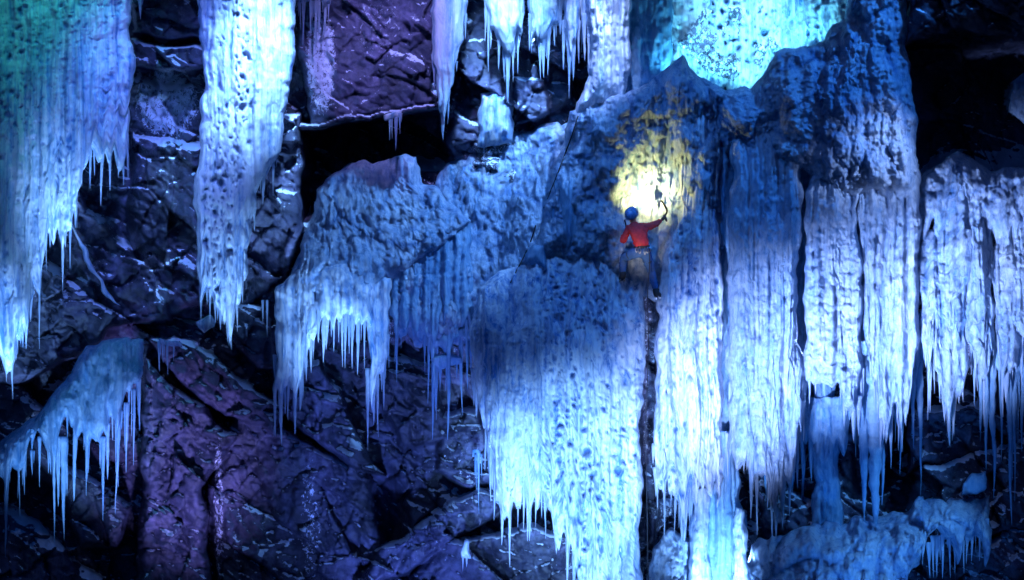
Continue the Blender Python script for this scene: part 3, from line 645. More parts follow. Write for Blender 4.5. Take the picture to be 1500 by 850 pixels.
ice_sheet('ice_curtain', 'forked white ice curtain with two long tips under the left end of the rippled apron', 'curtain',
    [(402,420,0.95),(440,398,1.05),(474,400,1.1)], [(404,560,1.3),(414,580,1.3),(425,545,1.3),(436,565,1.3),(448,520,1.25),(468,470,1.2)],
    Lc=[(402,420,0.95),(402,500,1.25),(404,560,1.3)], Rc=[(474,400,1.1),(470,450,1.15),(468,470,1.2)],
    bulge=0.35, rad=30, flute=0.26, ff=1.7, lump=0.03, fine=0.012, teeth=(9,8,40,6), seed=55, top_round=0.7, group=CUR,
    icicles=[(411,550,657,8),(433,545,632,8),(424,540,610,6),(440,530,600,6),(404,520,590,5),(447,500,560,5),(458,480,530,4),(390,440,490,3),(384,440,480,3)], fringe=(10,8,36,3,5))
ice_sheet('ice_curtain', 'bright row of separate icicles in the middle below the rippled apron', 'curtain',
    [(458,388,1.05),(500,385,1.1),(548,392,1.05)], [(464,455,1.45),(480,463,1.45),(505,460,1.45),(544,474,1.42)], d=1.2, bulge=0.3, rad=18, flute=0.1, ff=4, teeth=(10,6,26,6), seed=56, top_round=0.6, group=CUR,
    icicles=[(474,440,532,8),(480,440,515,7),(490,445,520,5),(500,445,535,5),(508,450,548,5),(516,450,540,6),(524,450,552,5),(532,455,540,4),(467,440,500,5)])
ice_sheet('ice_curtain', 'blue white ice spear with one long tip right of the bright icicle row', 'curtain',
    [(532,396,1.05),(574,402,1.0)], [(540,540,1.42),(548,575,1.3),(556,540,1.3),(568,510,1.25)], d=1.2, bulge=0.3, rad=18, flute=0.12, ff=3.2, teeth=(5,8,30,5), seed=57, top_round=0.6, group=CUR,
    icicles=[(541,540,660,7),(548,540,625,6),(553,530,640,5),(560,520,600,5),(567,490,560,5)])
ice_sheet('ice_lump', 'small ice cap with two drips on a rock nose under the apron rim', 'blue',
    [(632,524),(655,518),(680,524)], [(634,538),(645,545),(660,536),(678,534)], d=0.95, bulge=0.2, rad=10, flute=0.03, lump=0.03, seed=58, top_round=1.2, cat='ice lump',
    icicles=[(636,530,645,5),(640,530,600,7),(646,530,575,5),(670,528,555,3)])
ice_sheet('ice_fringe', 'few thin icicles dripping inside the black recess under the rock roof', 'curtain',
    [(560,166),(590,160)], [(562,176),(588,172)], d=0.95, bulge=0.08, rad=4, flute=0.0, seed=81, cat='icicles', icicles=[(572,168,205,3),(579,168,218,5),(586,166,196,3)])
# ---- lower left
ice_sheet('ice_curtain', 'blue ice flow draped over the low left rock ledge, fringed with long icicles', 'blue',
    [(-60,690,1.0),(10,640,1.0),(60,600,1.0),(100,550,1.05),(130,505,1.05),(170,492,1.05),(214,494,1.05)], [(-60,740,1.4),(0,690,1.4),(30,665,1.4),(60,640,1.45),(100,620,1.5),(140,640,1.55),(170,600,1.5),(206,560,1.4)],
    d=1.2, bulge=0.35, rad=24, flute=0.12, ff=2.6, lump=0.06, fine=0.015, teeth=(22,8,46,7), seed=61, top_round=1.0, group=CUR, step=1.6,
    icicles=[(12,650,805,7),(92,640,792,10),(84,640,740,7),(110,620,735,7),(152,640,765,7),(158,620,700,6),(176,600,748,7),(186,590,690,5),(196,570,680,5),(203,550,640,5),(35,660,730,5),(60,640,710,5),(70,640,690,5),(45,660,700,5),(128,630,700,6)], fringe=(22,10,60,3,5))
ice_sheet('ice_fringe', 'few tiny icicles on the rock step beside the lower left ice flow', 'blue',
    [(226,500),(262,505)], [(228,508),(262,512)], d=1.15, bulge=0.1, rad=6, flute=0.02, seed=62, cat='icicles', icicles=[(232,500,545,3),(238,500,535,3),(246,500,548,3),(254,500,530,3)])
ice_sheet('ice_patch', 'little white ice patch on rock under the long pitted curtain', 'curtain',
    [(288,472),(305,464),(318,470)], [(292,482),(300,490),(314,480)], d=1.05, bulge=0.12, rad=9, flute=0.0, lump=0.02, seed=63, top_round=1.0, cat='ice patch')
ice_sheet('ice_streak', 'narrow frozen trickle running down the diagonal slab on the left', 'curtain',
    [(92,318,1.15),(98,320,1.15)], [(150,425,1.1),(176,450,1.1)], Lc=[(92,318,1.15),(118,360,1.15),(136,400,1.1),(150,425,1.1)], Rc=[(98,320,1.15),(126,362,1.15),(150,408,1.1),(176,450,1.1)], d=1.1, bulge=0.14, rad=5, flute=0.0, lump=0.02, fine=0.01, seed=64, cat='frozen trickle', back=0.25)
# ---- bottom
ice_sheet('ice_lump', 'tiny bright white lump of ice glowing on the rock at the bottom', 'curtain',
    [(682,786),(688,786)], [(674,814),(690,812)], d=1.6, bulge=0.12, rad=6, flute=0.0, lump=0.03, seed=65, top_round=1.0, cat='ice lump', icicles=[(679,808,835,3),(686,808,832,3)])
ice_sheet('ice_fringe', 'thin double drip hanging over the grey ledge rocks left of the central curtain', 'blue',
    [(694,662),(706,662)], [(695,672),(706,672)], d=1.25, bulge=0.08, rad=4, flute=0.0, seed=66, cat='icicles', icicles=[(699,666,750,3),(703,666,715,2.5),(695,666,690,2)])
ice_sheet('ice_mound', 'blue lumpy ice mound covering the ledge at the bottom right', 'crust',
    [(1096,800,1.2),(1140,780,1.1),(1220,765,1.0),(1300,745,0.9),(1380,735,0.9),(1450,728,0.9)], [(1080,960,2.3),(1200,960,2.4),(1300,900,2.2),(1360,800,1.9),(1410,790,1.8),(1452,765,1.7)],
    bulge=0.35, rad=40, flute=0.10, ff=1.4, lump=0.16, lf=1.4, fine=0.03, crust=0.11, cs=9, big=0.5, warp=2.6, teeth=(30,6,40,7), seed=67, top_round=0.7, cat='ice mound', step=1.6,
    icicles=[(1366,785,850,5),(1374,785,842,5),(1382,782,846,5),(1391,780,838,5),(1400,780,835,5),(1409,778,840,4),(1418,775,828,5),(1427,770,822,4),(1436,766,818,4),(1445,760,808,4),(1358,795,846,5)])
ice_sheet('ice_crust', 'frosted patch of broken ice at the foot of the dark gap', 'crust',
    [(950,800),(985,775),(1012,790)], [(940,960),(1010,960)], d=1.3, bulge=0.25, rad=20, flute=0.05, lump=0.12, lf=2.5, crust=0.14, seed=68, top_round=1.0, cat='ice crust')
ice_sheet('ice_patch', 'ice patch shining at the mouth of the black cave by the right edge', 'crust',
    [(1482,118),(1500,108),(1540,112)], [(1480,165),(1500,178),(1540,185)], d=0.4, bulge=0.25, rad=14, flute=0.05, crust=0.14, seed=69, top_round=1.0, cat='ice patch')
ice_sheet('ice_patch', 'flat pale ice patch on the dark rock nose under the arched curtain', 'blue',
    [(1408,705),(1425,692),(1446,690)], [(1404,725),(1430,724),(1450,716)], d=1.35, bulge=0.15, rad=12, flute=0.0, lump=0.04, seed=70, top_round=1.0, cat='ice patch')

build_rock()

# ------------------------------------------------------------------ climber
bpy.context.view_layer.update()
dg = bpy.context.evaluated_depsgraph_get()
def front_depth(px, py):
    """depth of the first surface seen along the line from the viewpoint through a photo pixel"""
    o = Vector((0, -D, 0)); t = V(px, py, 0.0)
    hit, loc, *_ = scene.ray_cast(dg, o, (t - o).normalized())
    return -loc.y if hit else 0.0
BASE = max(front_depth(940, 355), front_depth(925, 345), front_depth(955, 345))
FLd = front_depth(912, 410); FRd = front_depth(964, 434); AXd = front_depth(968, 298)
print('niche depth', BASE, 'feet', FLd, FRd, 'axe', AXd)

M_JACKET = plain('red_jacket_cloth', (0.60, 0.03, 0.035), 0.65)
M_TROUSER = plain('blue_trouser_cloth', (0.03, 0.10, 0.27), 0.7)
M_DARK = plain('black_webbing', (0.015, 0.016, 0.022), 0.6)
M_SKIN = plain('skin', (0.50, 0.30, 0.22), 0.5, var=0.08)
M_HELMET = plain('blue_white_helmet', (0.16, 0.28, 0.50), 0.3, var=0.7, scale=14)
M_SHAFT = plain('black_shaft', (0.004, 0.004, 0.005), 0.5, spec=0.2)
M_STEEL = plain('steel', (0.35, 0.36, 0.40), 0.3, metal=1.0)
M_LAMP = plain('headlamp_lens', (0.9, 0.85, 0.6), 0.3, emit=((1.0, 0.88, 0.5), 30.0))
M_ROPE = plain('dark_rope', (0.02, 0.02, 0.03), 0.8)
M_HAIR = plain('dark_hair', (0.03, 0.02, 0.015), 0.7)

def skin_obj(name, pts, edges, radii, mat, parent=None, sub=2, root=0, folds=0.0):
    me = bpy.data.meshes.new(name); me.from_pydata([tuple(p) for p in pts], edges, []); me.update()
    o = bpy.data.objects.new(name, me); COL.objects.link(o)
    sk = o.modifiers.new('skin', 'SKIN'); sk.use_smooth_shade = True
    for i, r in enumerate(radii):
        rr = (r, r) if not isinstance(r, tuple) else r
        me.skin_vertices[0].data[i].radius = rr
        me.skin_vertices[0].data[i].use_root = (i == root)
    ss = o.modifiers.new('sub', 'SUBSURF'); ss.levels = sub; ss.render_levels = sub
    bpy.context.view_layer.update()
    ev = o.evaluated_get(bpy.context.evaluated_depsgraph_get())
    m2 = bpy.data.meshes.new_from_object(ev); m2.name = name
    bpy.data.objects.remove(o); bpy.data.meshes.remove(me)
    m2.materials.clear()
    m2.polygons.foreach_set('use_smooth', np.ones(len(m2.polygons), bool))
    if folds:                                                 # creases pushed into the cloth
        n_ = len(m2.vertices); co = np.zeros(n_ * 3); no = np.zeros(n_ * 3)
        m2.vertices.foreach_get('co', co); m2.vertices.foreach_get('normal', no); co = co.reshape(-1, 3); no = no.reshape(-1, 3)
        a_ = gn(co[:, 0] * 9 + co[:, 2] * 7, co[:, 2] * 16 + co[:, 1] * 6 - co[:, 0] * 6, 5) + 0.5 * gn(co[:, 0] * 22, co[:, 2] * 34 + co[:, 1] * 12, 6)
        co = co + no * (folds * (np.abs(a_) - 0.3))[:, None]; m2.vertices.foreach_set('co', co.ravel()); m2.update()
    c = Vector(pts[0])
    return link(name, m2, mat, parent, origin=c)

bd = max(BASE, 1.0) + 0.55          # depth of the pelvis
J = dict(
    pelvis=V(940, 368, bd), waist=V(940, 357, bd + 0.03), chest=V(934, 343, bd + 0.02), neck=V(929, 328, bd - 0.03), head=V(925, 317, bd - 0.04),
    ls=V(921, 335, bd - 0.01), le=V(912, 354, bd + 0.0), lw=V(914, 347, bd - 0.26), lh=V(916, 344, bd - 0.34),
    rs=V(943, 333, bd - 0.01), re=V(957, 330, bd - 0.16), rw=V(969, 323, bd - 0.30), rh=V(973, 319, bd - 0.34),
    lhip=V(931, 371, bd), lk=V(913, 377, bd - 0.32), la=V(912, 401, max(FLd + 0.20, bd - 0.36)),
    rhip=V(946, 371, bd), rk=V(954, 397, bd - 0.20), ra=V(961, 426, max(FRd + 0.22, bd - 0.20)),
)
person = bpy.data.objects.new('person', None); COL.objects.link(person); person.location = J['pelvis']
tag(person, 'ice climber in a red jacket and blue trousers reaching up with an axe', 'person')
# body: one continuous figure
bp_ = [J['pelvis'], J['waist'], J['chest'], J['neck'], J['head'], J['ls'], J['le'], J['lw'], J['rs'], J['re'], J['rw'], J['lhip'], J['lk'], J['la'], J['rhip'], J['rk'], J['ra'],
       J['head'] + Vector((0.03, 0.02, 0.07))]
be = [(0,1),(1,2),(2,3),(3,4),(4,17),(2,5),(5,6),(6,7),(2,8),(8,9),(9,10),(0,11),(11,12),(12,13),(0,14),(14,15),(15,16)]
br = [0.075,0.075,0.085,0.055,0.085,0.05,0.042,0.032,0.05,0.042,0.032,0.06,0.05,0.035,0.06,0.05,0.035,0.07]
skin_obj('body', bp_, be, br, M_SKIN, person)
# jacket: torso with a high collar and two sleeves
jp = [J['waist'] + Vector((0.0, 0, -0.07)), J['waist'], J['chest'], J['neck'] + Vector((0, 0, 0.0)), J['ls'], J['ls'].lerp(J['le'], 0.5), J['le'], J['le'].lerp(J['lw'], 0.55), J['lw'],
      J['rs'], J['rs'].lerp(J['re'], 0.5), J['re'], J['re'].lerp(J['rw'], 0.55), J['rw'], J['neck'] + Vector((-0.01, 0, 0.05))]
je = [(0,1),(1,2),(2,3),(3,14),(2,4),(4,5),(5,6),(6,7),(7,8),(2,9),(9,10),(10,11),(11,12),(12,13)]
jr = [0.165,0.15,0.17,0.09,0.088,0.08,0.072,0.062,0.05,0.088,0.08,0.072,0.062,0.05,0.07]
skin_obj('jacket', jp, je, jr, M_JACKET, person, sub=3, folds=0.028)
tp = [J['pelvis'] + Vector((0, 0, 0.13)), J['pelvis'], J['lhip'], J['lhip'].lerp(J['lk'], 0.5), J['lk'], J['lk'].lerp(J['la'], 0.5), J['la'] + Vector((0, 0, 0.01)),
      J['rhip'], J['rhip'].lerp(J['rk'], 0.5), J['rk'], J['rk'].lerp(J['ra'], 0.5), J['ra'] + Vector((0, 0, 0.01))]
te = [(0,1),(1,2),(2,3),(3,4),(4,5),(5,6),(1,7),(7,8),(8,9),(9,10),(10,11)]
tr = [0.15,0.16,0.115,0.105,0.086,0.08,0.07,0.115,0.105,0.086,0.08,0.07]
skin_obj('trousers', tp, te, tr, M_TROUSER, person, sub=3, folds=0.022)
# boots with crampons
for a, toe_dx in (('la', -0.02), ('ra', 0.09)):
    A = J[a]
    heel = A + Vector((0, -0.03, -0.07)); ball = A + Vector((toe_dx * 0.6, 0.13, -0.085)); toe = A + Vector((toe_dx, 0.21, -0.08))
    b = skin_obj('boot', [A + Vector((0, 0, 0.06)), A, heel, ball, toe], [(0,1),(1,2),(2,3),(3,4)], [0.074,0.072,0.066,0.064,0.05], M_DARK, person)
    import bmesh
    bm = bmesh.new()
    def spike(p, q, r):
        d = (q - p); n = d.normalized(); t = n.orthogonal().normalized(); s = n.cross(t)
        vs = [bm.verts.new(p + r * (math.cos(k) * t + math.sin(k) * s)) for k in (0, 1.57, 3.14, 4.71)]; e = bm.verts.new(q)
        for k in range(4): bm.faces.new((vs[k], vs[(k + 1) % 4], e))
        bm.faces.new(vs[::-1])
    sx = Vector((0.04, 0, 0))
    for base in (heel + Vector((0, 0, -0.05)), heel.lerp(ball, 0.6) + Vector((0, 0, -0.05)), ball + Vector((0, 0, -0.05))):
        for s in (-1, 1): spike(base + s * sx, base + s * sx * 1.1 + Vector((0, 0, -0.045)), 0.012)
    for s in (-1, 1): spike(toe + s * sx * 0.5 + Vector((0, 0, -0.02)), toe + s * sx * 0.5 + Vector((0, 0.09, -0.03)), 0.011)
    # frame rails joining the points
    for s in (-1, 1):
        p0 = heel + s * sx + Vector((0, -0.03, -0.045)); p1 = toe + s * sx * 0.6 + Vector((0, 0.01, -0.035))
        dv = (p1 - p0); side = Vector((0.008, 0, 0)); up = Vector((0, 0, 0.008))
        ring = lambda p: [bm.verts.new(p + side + up), bm.verts.new(p - side + up), bm.verts.new(p - side - up), bm.verts.new(p + side - up)]
        r0, r1 = ring(p0), ring(p1)
        for k in range(4): bm.faces.new((r0[k], r0[(k + 1) % 4], r1[(k + 1) % 4], r1[k]))
        bm.faces.new(r0[::-1]); bm.faces.new(r1)
    me = bpy.data.meshes.new('crampon'); bm.to_mesh(me); bm.free()
    link('crampon', me, M_STEEL, b, origin=heel)
# gloved hands: palm and five separate bent fingers
def hand(H, Wr, fdir, curl, side):
    ax = (H - Wr).normalized(); wd = fdir.normalized(); cu = curl.normalized()
    pts = [Wr, H]; ed = [(0, 1)]; rd = [0.034, 0.040]
    for k, (o, ln) in enumerate(((-0.036, 0.075), (-0.012, 0.088), (0.012, 0.084), (0.035, 0.068))):
        b = H + wd * o + ax * 0.02
        m = b + ax * ln * 0.5 + cu * 0.012; t = m + cu * ln * 0.55; e = t - ax * ln * 0.35 + cu * 0.01
        i = len(pts); pts += [b, m, t, e]; ed += [(1, i), (i, i + 1), (i + 1, i + 2), (i + 2, i + 3)]; rd += [0.013, 0.0125, 0.0115, 0.010]
    b = H - ax * 0.02 - wd * 0.045 * side; i = len(pts)
    pts += [b, b + cu * 0.04 - wd * 0.012 * side, b + cu * 0.06 + ax * 0.03]; ed += [(1, i), (i, i + 1), (i + 1, i + 2)]; rd += [0.016, 0.014, 0.011]
    return skin_obj('glove', pts, ed, rd, M_DARK, person, sub=1)
hand(J['rh'], J['rw'], Vector((0.25, 0, 1)), Vector((-0.3, 0.9, 0.1)), -1)
hand(J['lh'], J['lw'], Vector((-0.1, 0, 1)), Vector((0.3, 0.9, 0.1)), -1)

# head: face parts and helmet. look = direction the climber faces
look = Vector((0.42, 0.62, 0.62)).normalized()
rightv = look.cross(Vector((0, 0, 1))).normalized(); upv = rightv.cross(look).normalized()
HC = J['head'] + Vector((0.01, 0.0, 0.03))
def ell(name, c, rx, ry, rz, mat, parent, cut=None, seg=24, ringn=16, warp=None):
    bm = bmesh.new(); bmesh.ops.create_uvsphere(bm, u_segments=seg, v_segments=ringn, radius=1)
    if cut is not None:
        bmesh.ops.delete(bm, geom=[v for v in bm.verts if v.co.z < cut], context='VERTS')
    for v in bm.verts:
        p = v.co.copy()
        if warp: p = warp(p)
        v.co = c + rightv * p.x * rx + look * p.y * ry + upv * p.z * rz
    me = bpy.data.meshes.new(name); bm.to_mesh(me); bm.free()
    me.polygons.foreach_set('use_smooth', np.ones(len(me.polygons), bool))
    return link(name, me, mat, parent, origin=c)
ell('face', HC + look * 0.02 - upv * 0.02, 0.078, 0.095, 0.115, M_SKIN, person,
    warp=lambda p: Vector((p.x * (1 - 0.22 * max(0, -p.z)), p.y + (0.16 if abs(p.x) < 0.22 and -0.25 < p.z < 0.12 and p.y > 0.5 else 0), p.z)))
for s in (-1, 1):
    ell('eye', HC + look * 0.106 + rightv * 0.032 * s + upv * 0.005, 0.013, 0.010, 0.009, M_HAIR, person, seg=10, ringn=6)
    ell('ear', HC + rightv * 0.080 * s - upv * 0.02, 0.012, 0.026, 0.034, M_SKIN, person, seg=10, ringn=8)
ell('mouth', HC + look * 0.104 - upv * 0.075, 0.026, 0.008, 0.008, plain('lips', (0.35, 0.12, 0.1)), person, seg=10, ringn=6)
ell('hair', HC - look * 0.015 - upv * 0.01, 0.088, 0.100, 0.118, M_HAIR, person, warp=lambda p: Vector((p.x, min(p.y, 0.35), p.z)))
HCAP = HC + upv * 0.025 - look * 0.005
helmet = ell('helmet', HCAP, 0.130, 0.155, 0.135, M_HELMET, person, cut=-0.35, seg=32, ringn=20,
    warp=lambda p: Vector((p.x * (1 + 0.05 * (p.z < -0.2)), p.y * (1 + 0.07 * (p.z < -0.2)), p.z + 0.05 * math.cos(p.x * 9) * max(0, p.z))))
sol = helmet.modifiers.new('shell', 'SOLIDIFY'); sol.thickness = 0.012
lampc = HCAP + look * 0.148 + upv * 0.03
lamp = ell('headlamp', lampc, 0.034, 0.026, 0.024, M_DARK, person, seg=14, ringn=10)
ell('lens', lampc + look * 0.020, 0.022, 0.012, 0.018, M_LAMP, lamp, seg=14, ringn=10)

def tube(name, pts, r, mat, parent=None, n=8, res=6, taper=None):
    P = [Vector(p) for p in pts]; Q = []
    for i in range(len(P) - 1):                               # Catmull-Rom
        p0 = P[max(i - 1, 0)]; p1 = P[i]; p2 = P[i + 1]; p3 = P[min(i + 2, len(P) - 1)]
        for k in range(res):
            t = k / res
            Q.append(0.5 * ((2 * p1) + (p2 - p0) * t + (2 * p0 - 5 * p1 + 4 * p2 - p3) * t * t + (3 * p1 - p0 - 3 * p2 + p3) * t ** 3))
    Q.append(P[-1]); verts = []; faces = []
    for i, q in enumerate(Q):
        tan = (Q[min(i + 1, len(Q) - 1)] - Q[max(i - 1, 0)]).normalized()
        a = tan.cross(Vector((0.13, 0.9, 0.37))).normalized(); b = tan.cross(a)
        rr = r * (taper(i / (len(Q) - 1)) if taper else 1)
        for k in range(n):
            th = 2 * math.pi * k / n; verts.append(q + rr * (math.cos(th) * a + math.sin(th) * b))
    for i in range(len(Q) - 1):
        for k in range(n):
            faces.append((i * n + k, i * n + (k + 1) % n, (i + 1) * n + (k + 1) % n, (i + 1) * n + k))
    faces.append(tuple(range(n))[::-1]); faces.append(tuple((len(Q) - 1) * n + k for k in range(n)))
    me = bpy.data.meshes.new(name); me.from_pydata([tuple(v) for v in verts], [], faces); me.update()
    me.polygons.foreach_set('use_smooth', np.ones(len(me.polygons), bool))
    return link(name, me, mat, parent, origin=P[0])
# harness: waist belt, leg loops, gear
def ring_pts(c, rx, ry, tilt=0.0, n=13, ax=None):
    out = []
    for k in range(n):
        th = 2 * math.pi * k / (n - 1)
        out.append(c + Vector((rx * math.cos(th), ry * math.sin(th), tilt * math.cos(th))))
    return out
har = tube('harness', ring_pts(J['pelvis'] + Vector((0, 0, 0.085)), 0.138, 0.128, 0.01), 0.022, M_DARK, person)
for hn, kn in (('lhip', 'lk'), ('rhip', 'rk')):
    c = J[hn].lerp(J[kn], 0.42); ax = (J[kn] - J[hn]).normalized(); a = ax.orthogonal().normalized(); b = ax.cross(a)
    tube('leg_loop', [c + 0.084 * (math.cos(2 * math.pi * k / 12) * a + math.sin(2 * math.pi * k / 12) * b) for k in range(13)], 0.016, M_DARK, har)
for k, (dx, ln) in enumerate(((-0.11, 0.10), (-0.05, 0.13), (0.05, 0.15), (0.10, 0.12), (0.14, 0.10))):
    p = J['pelvis'] + Vector((dx, -math.sqrt(max(0.0, 1 - (dx / 0.17) ** 2)) * 0.145, 0.075))
    tube('carabiner', [p, p + Vector((0.02, -0.012, -ln * 0.5)), p + Vector((0.0, -0.005, -ln)), p + Vector((-0.02, -0.012, -ln * 0.5)), p], 0.008, M_STEEL, har, n=6)

# ice axe held in the raised hand
ax0 = J['rh'] + Vector((0.035, -0.01, -0.05)); ax_top = V(969, 294, bd - 0.40)
axe = tube('ice_axe', [ax0, J['rh'] + Vector((0.02, 0.05, 0.03)), V(977, 308, bd - 0.35), ax_top], 0.019, M_SHAFT, n=8)
tag(axe, 'black ice axe with a curved shaft in the raised hand of the climber', 'ice axe')
tube('pick', [ax_top + Vector((0.03, -0.05, -0.005)), ax_top, ax_top + Vector((-0.03, 0.12, -0.02)), ax_top + Vector((-0.06, 0.26, -0.09))], 0.013, M_STEEL, axe, taper=lambda t: 1.1 - 0.8 * t)
tube('grip', [ax0 + Vector((0, 0, -0.02)), ax0 + Vector((0.005, 0.0, 0.0)), J['rh'] + Vector((0.02, 0.05, 0.03))], 0.019, M_ROPE, axe)
axe2a = J['lh'] + Vector((0.0, 0.05, -0.06))
axe2 = tube('ice_axe', [axe2a, J['lh'] + Vector((0, 0.055, 0.02)), V(917, 332, bd - 0.42), V(915, 322, bd - 0.42)], 0.014, M_DARK)
tag(axe2, 'black ice axe half hidden by the chest of the climber, in the lowered hand', 'ice axe')
t2 = V(915, 322, bd - 0.42)
tube('pick', [t2 + Vector((0.02, -0.05, 0)), t2, t2 + Vector((0.0, 0.12, -0.02)), t2 + Vector((0, 0.24, -0.09))], 0.012, M_STEEL, axe2, taper=lambda t: 1.1 - 0.8 * t)

# ropes
def on_ice(px, py, lift=0.03): return V(px, py, front_depth(px, py) + lift)
rp = [J['pelvis'] + Vector((0.12, -0.16, 0.05)), J['pelvis'] + Vector((0.14, -0.17, -0.25))]
pd = -rp[-1].y
for k, (px, py) in enumerate(((949, 420), (949, 460), (950, 510), (948, 560), (946, 640), (948, 760), (950, 900))):
    rp.append(V(px, py, max(front_depth(px, py) + 0.03, 1.4) if k else pd))
rope = tube('climbing_rope', rp, 0.009, M_ROPE)
tag(rope, 'dark climbing rope hanging from the harness of the climber into the gap', 'rope')
fr = tube('fixed_rope', [on_ice(x, y) for x, y in ((847,170),(838,198),(828,225),(818,252),(806,282),(797,305))] , 0.014, M_ROPE)
tag(fr, 'dark rope lying along the edge between the rippled apron and the crusted shoulder', 'rope')
fr2 = tube('fixed_rope', [on_ice(x, y) for x, y in ((785,330),(778,352),(768,375),(756,398),(748,414))] , 0.013, M_ROPE)
tag(fr2, 'short end of dark rope running over the domed lip beside the ice boulder', 'rope')

# ------------------------------------------------------------------ light
w = bpy.data.worlds.new('World'); scene.world = w; w.use_nodes = True
N, L = w.node_tree.nodes, w.node_tree.links; N.clear()
sky = N.new('ShaderNodeTexSky'); sky.sky_type = 'NISHITA'; sky.sun_disc = False
SUN_EL, SUN_ROT = math.radians(35), math.radians(200)
sky.sun_elevation = SUN_EL; sky.sun_rotation = SUN_ROT
mul = N.new('ShaderNodeMix'); mul.data_type = 'RGBA'; mul.blend_type = 'MULTIPLY'; mul.inputs[0].default_value = 1
mul.inputs[7].default_value = (0.025, 0.20, 1.0, 1)
bg = N.new('ShaderNodeBackground'); bg.inputs['Strength'].default_value = 0.023
wo = N.new('ShaderNodeOutputWorld')
L.new(sky.outputs['Color'], mul.inputs[6]); L.new(mul.outputs[2], bg.inputs['Color']); L.new(bg.outputs[0], wo.inputs['Surface'])

sun = bpy.data.lights.new('moonlight', 'SUN'); sun.energy = 0.12; sun.angle = math.radians(0.5); sun.color = (0.45, 0.6, 1.0)
so = bpy.data.objects.new('moonlight', sun); COL.objects.link(so)
def aim(o, target): o.rotation_euler = (Vector(target) - o.location).to_track_quat('-Z', 'Y').to_euler()
so.location = (-6, -20, 18); aim(so, (0, 0, 0))

def spot(src, dst, power, col, deg, blend=1.0, size=0.25, name='floodlight'):
    l = bpy.data.lights.new(name, 'SPOT'); l.energy = power; l.color = col; l.spot_size = math.radians(deg); l.spot_blend = blend; l.shadow_soft_size = size
    l.use_shadow = True
    o = bpy.data.objects.new(name, l); COL.objects.link(o); o.location = V(*src); aim(o, V(*dst)); return o
BLUEW = (0.23, 0.48, 1.0); LAV = (0.36, 0.50, 1.0); CYAN = (0.14, 0.66, 1.0); TEAL = (0.03, 0.5, 0.55); VIO = (0.34, 0.32, 1.0); DEEP = (0.05, 0.28, 1.0)
# floods standing in front of the cliff, below and above the picture
spot((470,-420,6), (378,90,2), 23000, BLUEW, 22)                # second curtain
spot((330,1100,7), (345,390,1.7), 10500, BLUEW, 16)
spot((180,1120,7), (110,290,2), 24700, BLUEW, 14)                # lower rim of the corner curtain
spot((10,1130,7), (10,460,2), 17100, BLUEW, 15)
spot((110,-380,5), (120,100,2), 1440, TEAL, 44)
spot((30,-380,5), (20,60,2), 300, (0.02, 0.5, 0.2), 30)
spot((700,-420,6), (740,70,1), 16000, BLUEW, 22)
spot((900,-380,5), (872,90,1), 7875, LAV, 20)
spot((820,1500,15), (835,720,2), 43000, BLUEW, 23)               # central curtain
spot((1060,1450,15), (1010,600,1.7), 25000, LAV, 18)
spot((640,1400,14), (1115,520,1.7), 42000, LAV, 18)
spot((800,1400,14), (1270,480,1.7), 50000, LAV, 18)
spot((960,1400,14), (1430,440,1.7), 50000, LAV, 18)
spot((2000,-150,9), (1285,235,1.7), 9000, (0.36, 0.52, 1.0), 15)
spot((1700,-420,5), (1190,170,1.5), 4200, (0.04, 0.28, 1.0), 34)
for gx_, gy_, gp_ in ((985,110,70),(1015,95,75),(1045,122,80),(1095,126,90),(1145,82,100),(1200,60,80)):
    spot((gx_,gy_,0.62), (gx_,gy_-110,-0.15), gp_, CYAN, 150, size=0.08)
spot((1080,-330,4), (1090,20,0), 7000, (0.22, 0.62, 1.0), 30)
spot((1060,1120,5), (1052,820,1.6), 9000, BLUEW, 28)
spot((1330,1150,7), (1300,770,1.2), 1500, DEEP, 50)
spot((1900,200,9), (1290,800,1.5), 5500, (0.10, 0.40, 1.0), 24)
spot((520,1150,7), (488,465,1.2), 17000, BLUEW, 15)
spot((100,1150,7), (110,600,1.0), 7220, BLUEW, 30)
spot((300,1250,8), (265,690,1.0), 9000, (0.33, 0.31, 1.0), 28)
spot((600,1250,8), (600,700,0.7), 7000, (0.14, 0.26, 1.0), 44)
spot((560,-400,8), (570,80,0.7), 4875, VIO, 30)
spot((240,-400,8), (240,250,0.7), 5000, (0.16, 0.26, 1.0), 36)
spot((1180,-460,6), (640,320,0.5), 13000, (0.17, 0.42, 1.0), 26)
spot((780,-480,9), (930,330,1.0), 2600, DEEP, 44)
spot((640,1200,8), (682,806,1.6), 4500, BLUEW, 4)  # narrow spot added only to brighten the small ice lump
spot((700,1000,14), (940,365,1.6), 7500, (1.0, 0.86, 0.84), 4.6, name='climber_fill')  # unseen fill spot, added to brighten the climber
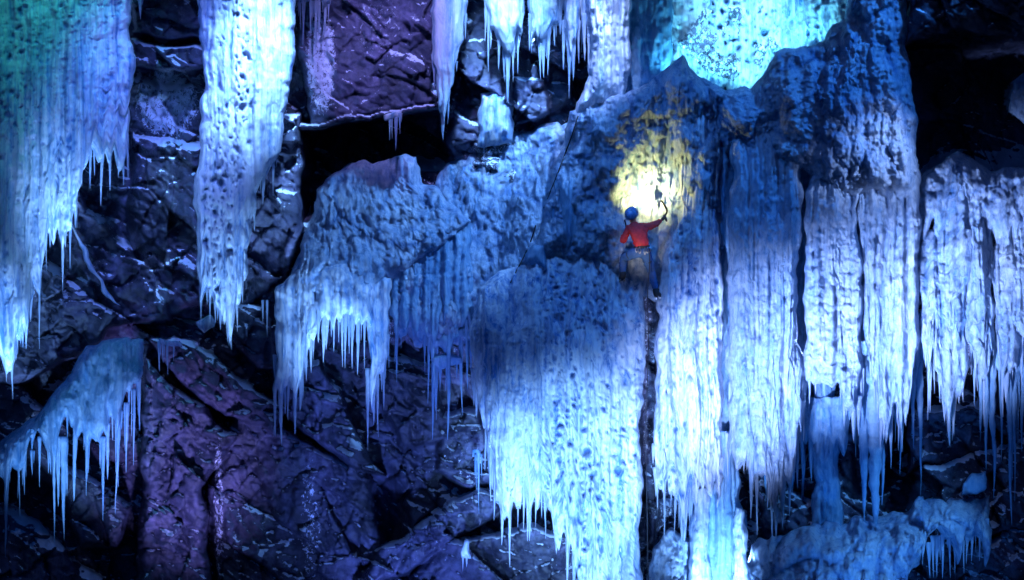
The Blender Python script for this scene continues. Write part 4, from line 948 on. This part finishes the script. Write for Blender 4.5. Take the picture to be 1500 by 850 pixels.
# lamps tucked behind the ice so that it glows through
def glow(px, py, d, power, col):
    l = bpy.data.lights.new('glow_lamp', 'SPOT'); l.energy = power * 1.3; l.color = col; l.shadow_soft_size = 0.12; l.spot_size = math.radians(125); l.spot_blend = 1.0
    o = bpy.data.objects.new('glow_lamp', l); COL.objects.link(o); o.location = V(px, py, d - 0.1); aim(o, V(px, py, d + 5))
for g in ((385,110,1.05,500,BLUEW),(340,400,1.1,220,BLUEW),(80,280,1.2,500,BLUEW),(165,190,1.2,250,BLUEW),(10,430,1.2,300,BLUEW),(744,50,0.75,180,BLUEW),(655,70,0.85,160,BLUEW),
          (795,60,0.7,120,BLUEW),(850,640,1.3,900,BLUEW),(760,640,1.2,400,BLUEW),(1010,620,0.95,300,LAV),(1110,590,1.05,450,LAV),(1220,520,1.2,350,LAV),(1300,520,1.2,450,LAV),
          (1395,470,0.9,300,LAV),(485,455,0.95,120,BLUEW),(1084,820,1.0,250,BLUEW)):
    glow(*g)
# the headlamp
def head_beam(power, deg, dst, col):
    h = bpy.data.lights.new('headlamp_beam', 'SPOT'); h.energy = power; h.color = col; h.spot_size = math.radians(deg); h.spot_blend = 1.0; h.shadow_soft_size = 0.03
    ho = bpy.data.objects.new('headlamp_beam', h); COL.objects.link(ho); ho.location = lampc + look * 0.05; aim(ho, V(*dst))
head_beam(420, 62, (952, 286, BASE - 0.3), (1.0, 0.93, 0.52))      # the hot core of the beam
head_beam(210, 132, (950, 268, BASE - 0.3), (1.0, 0.88, 0.30))    # and its yellow spill

scene.view_settings.view_transform = 'Standard'; scene.view_settings.look = 'None'
scene.view_settings.exposure = 0.0; scene.view_settings.gamma = 1.0
scene.render.engine = 'CYCLES'
scene.cycles.max_bounces = 6; scene.cycles.diffuse_bounces = 3; scene.cycles.glossy_bounces = 2; scene.cycles.transmission_bounces = 4
scene.cycles.caustics_reflective = False; scene.cycles.caustics_refractive = False
scene.cycles.sample_clamp_indirect = 4.0
scene.cycles.use_denoising = True
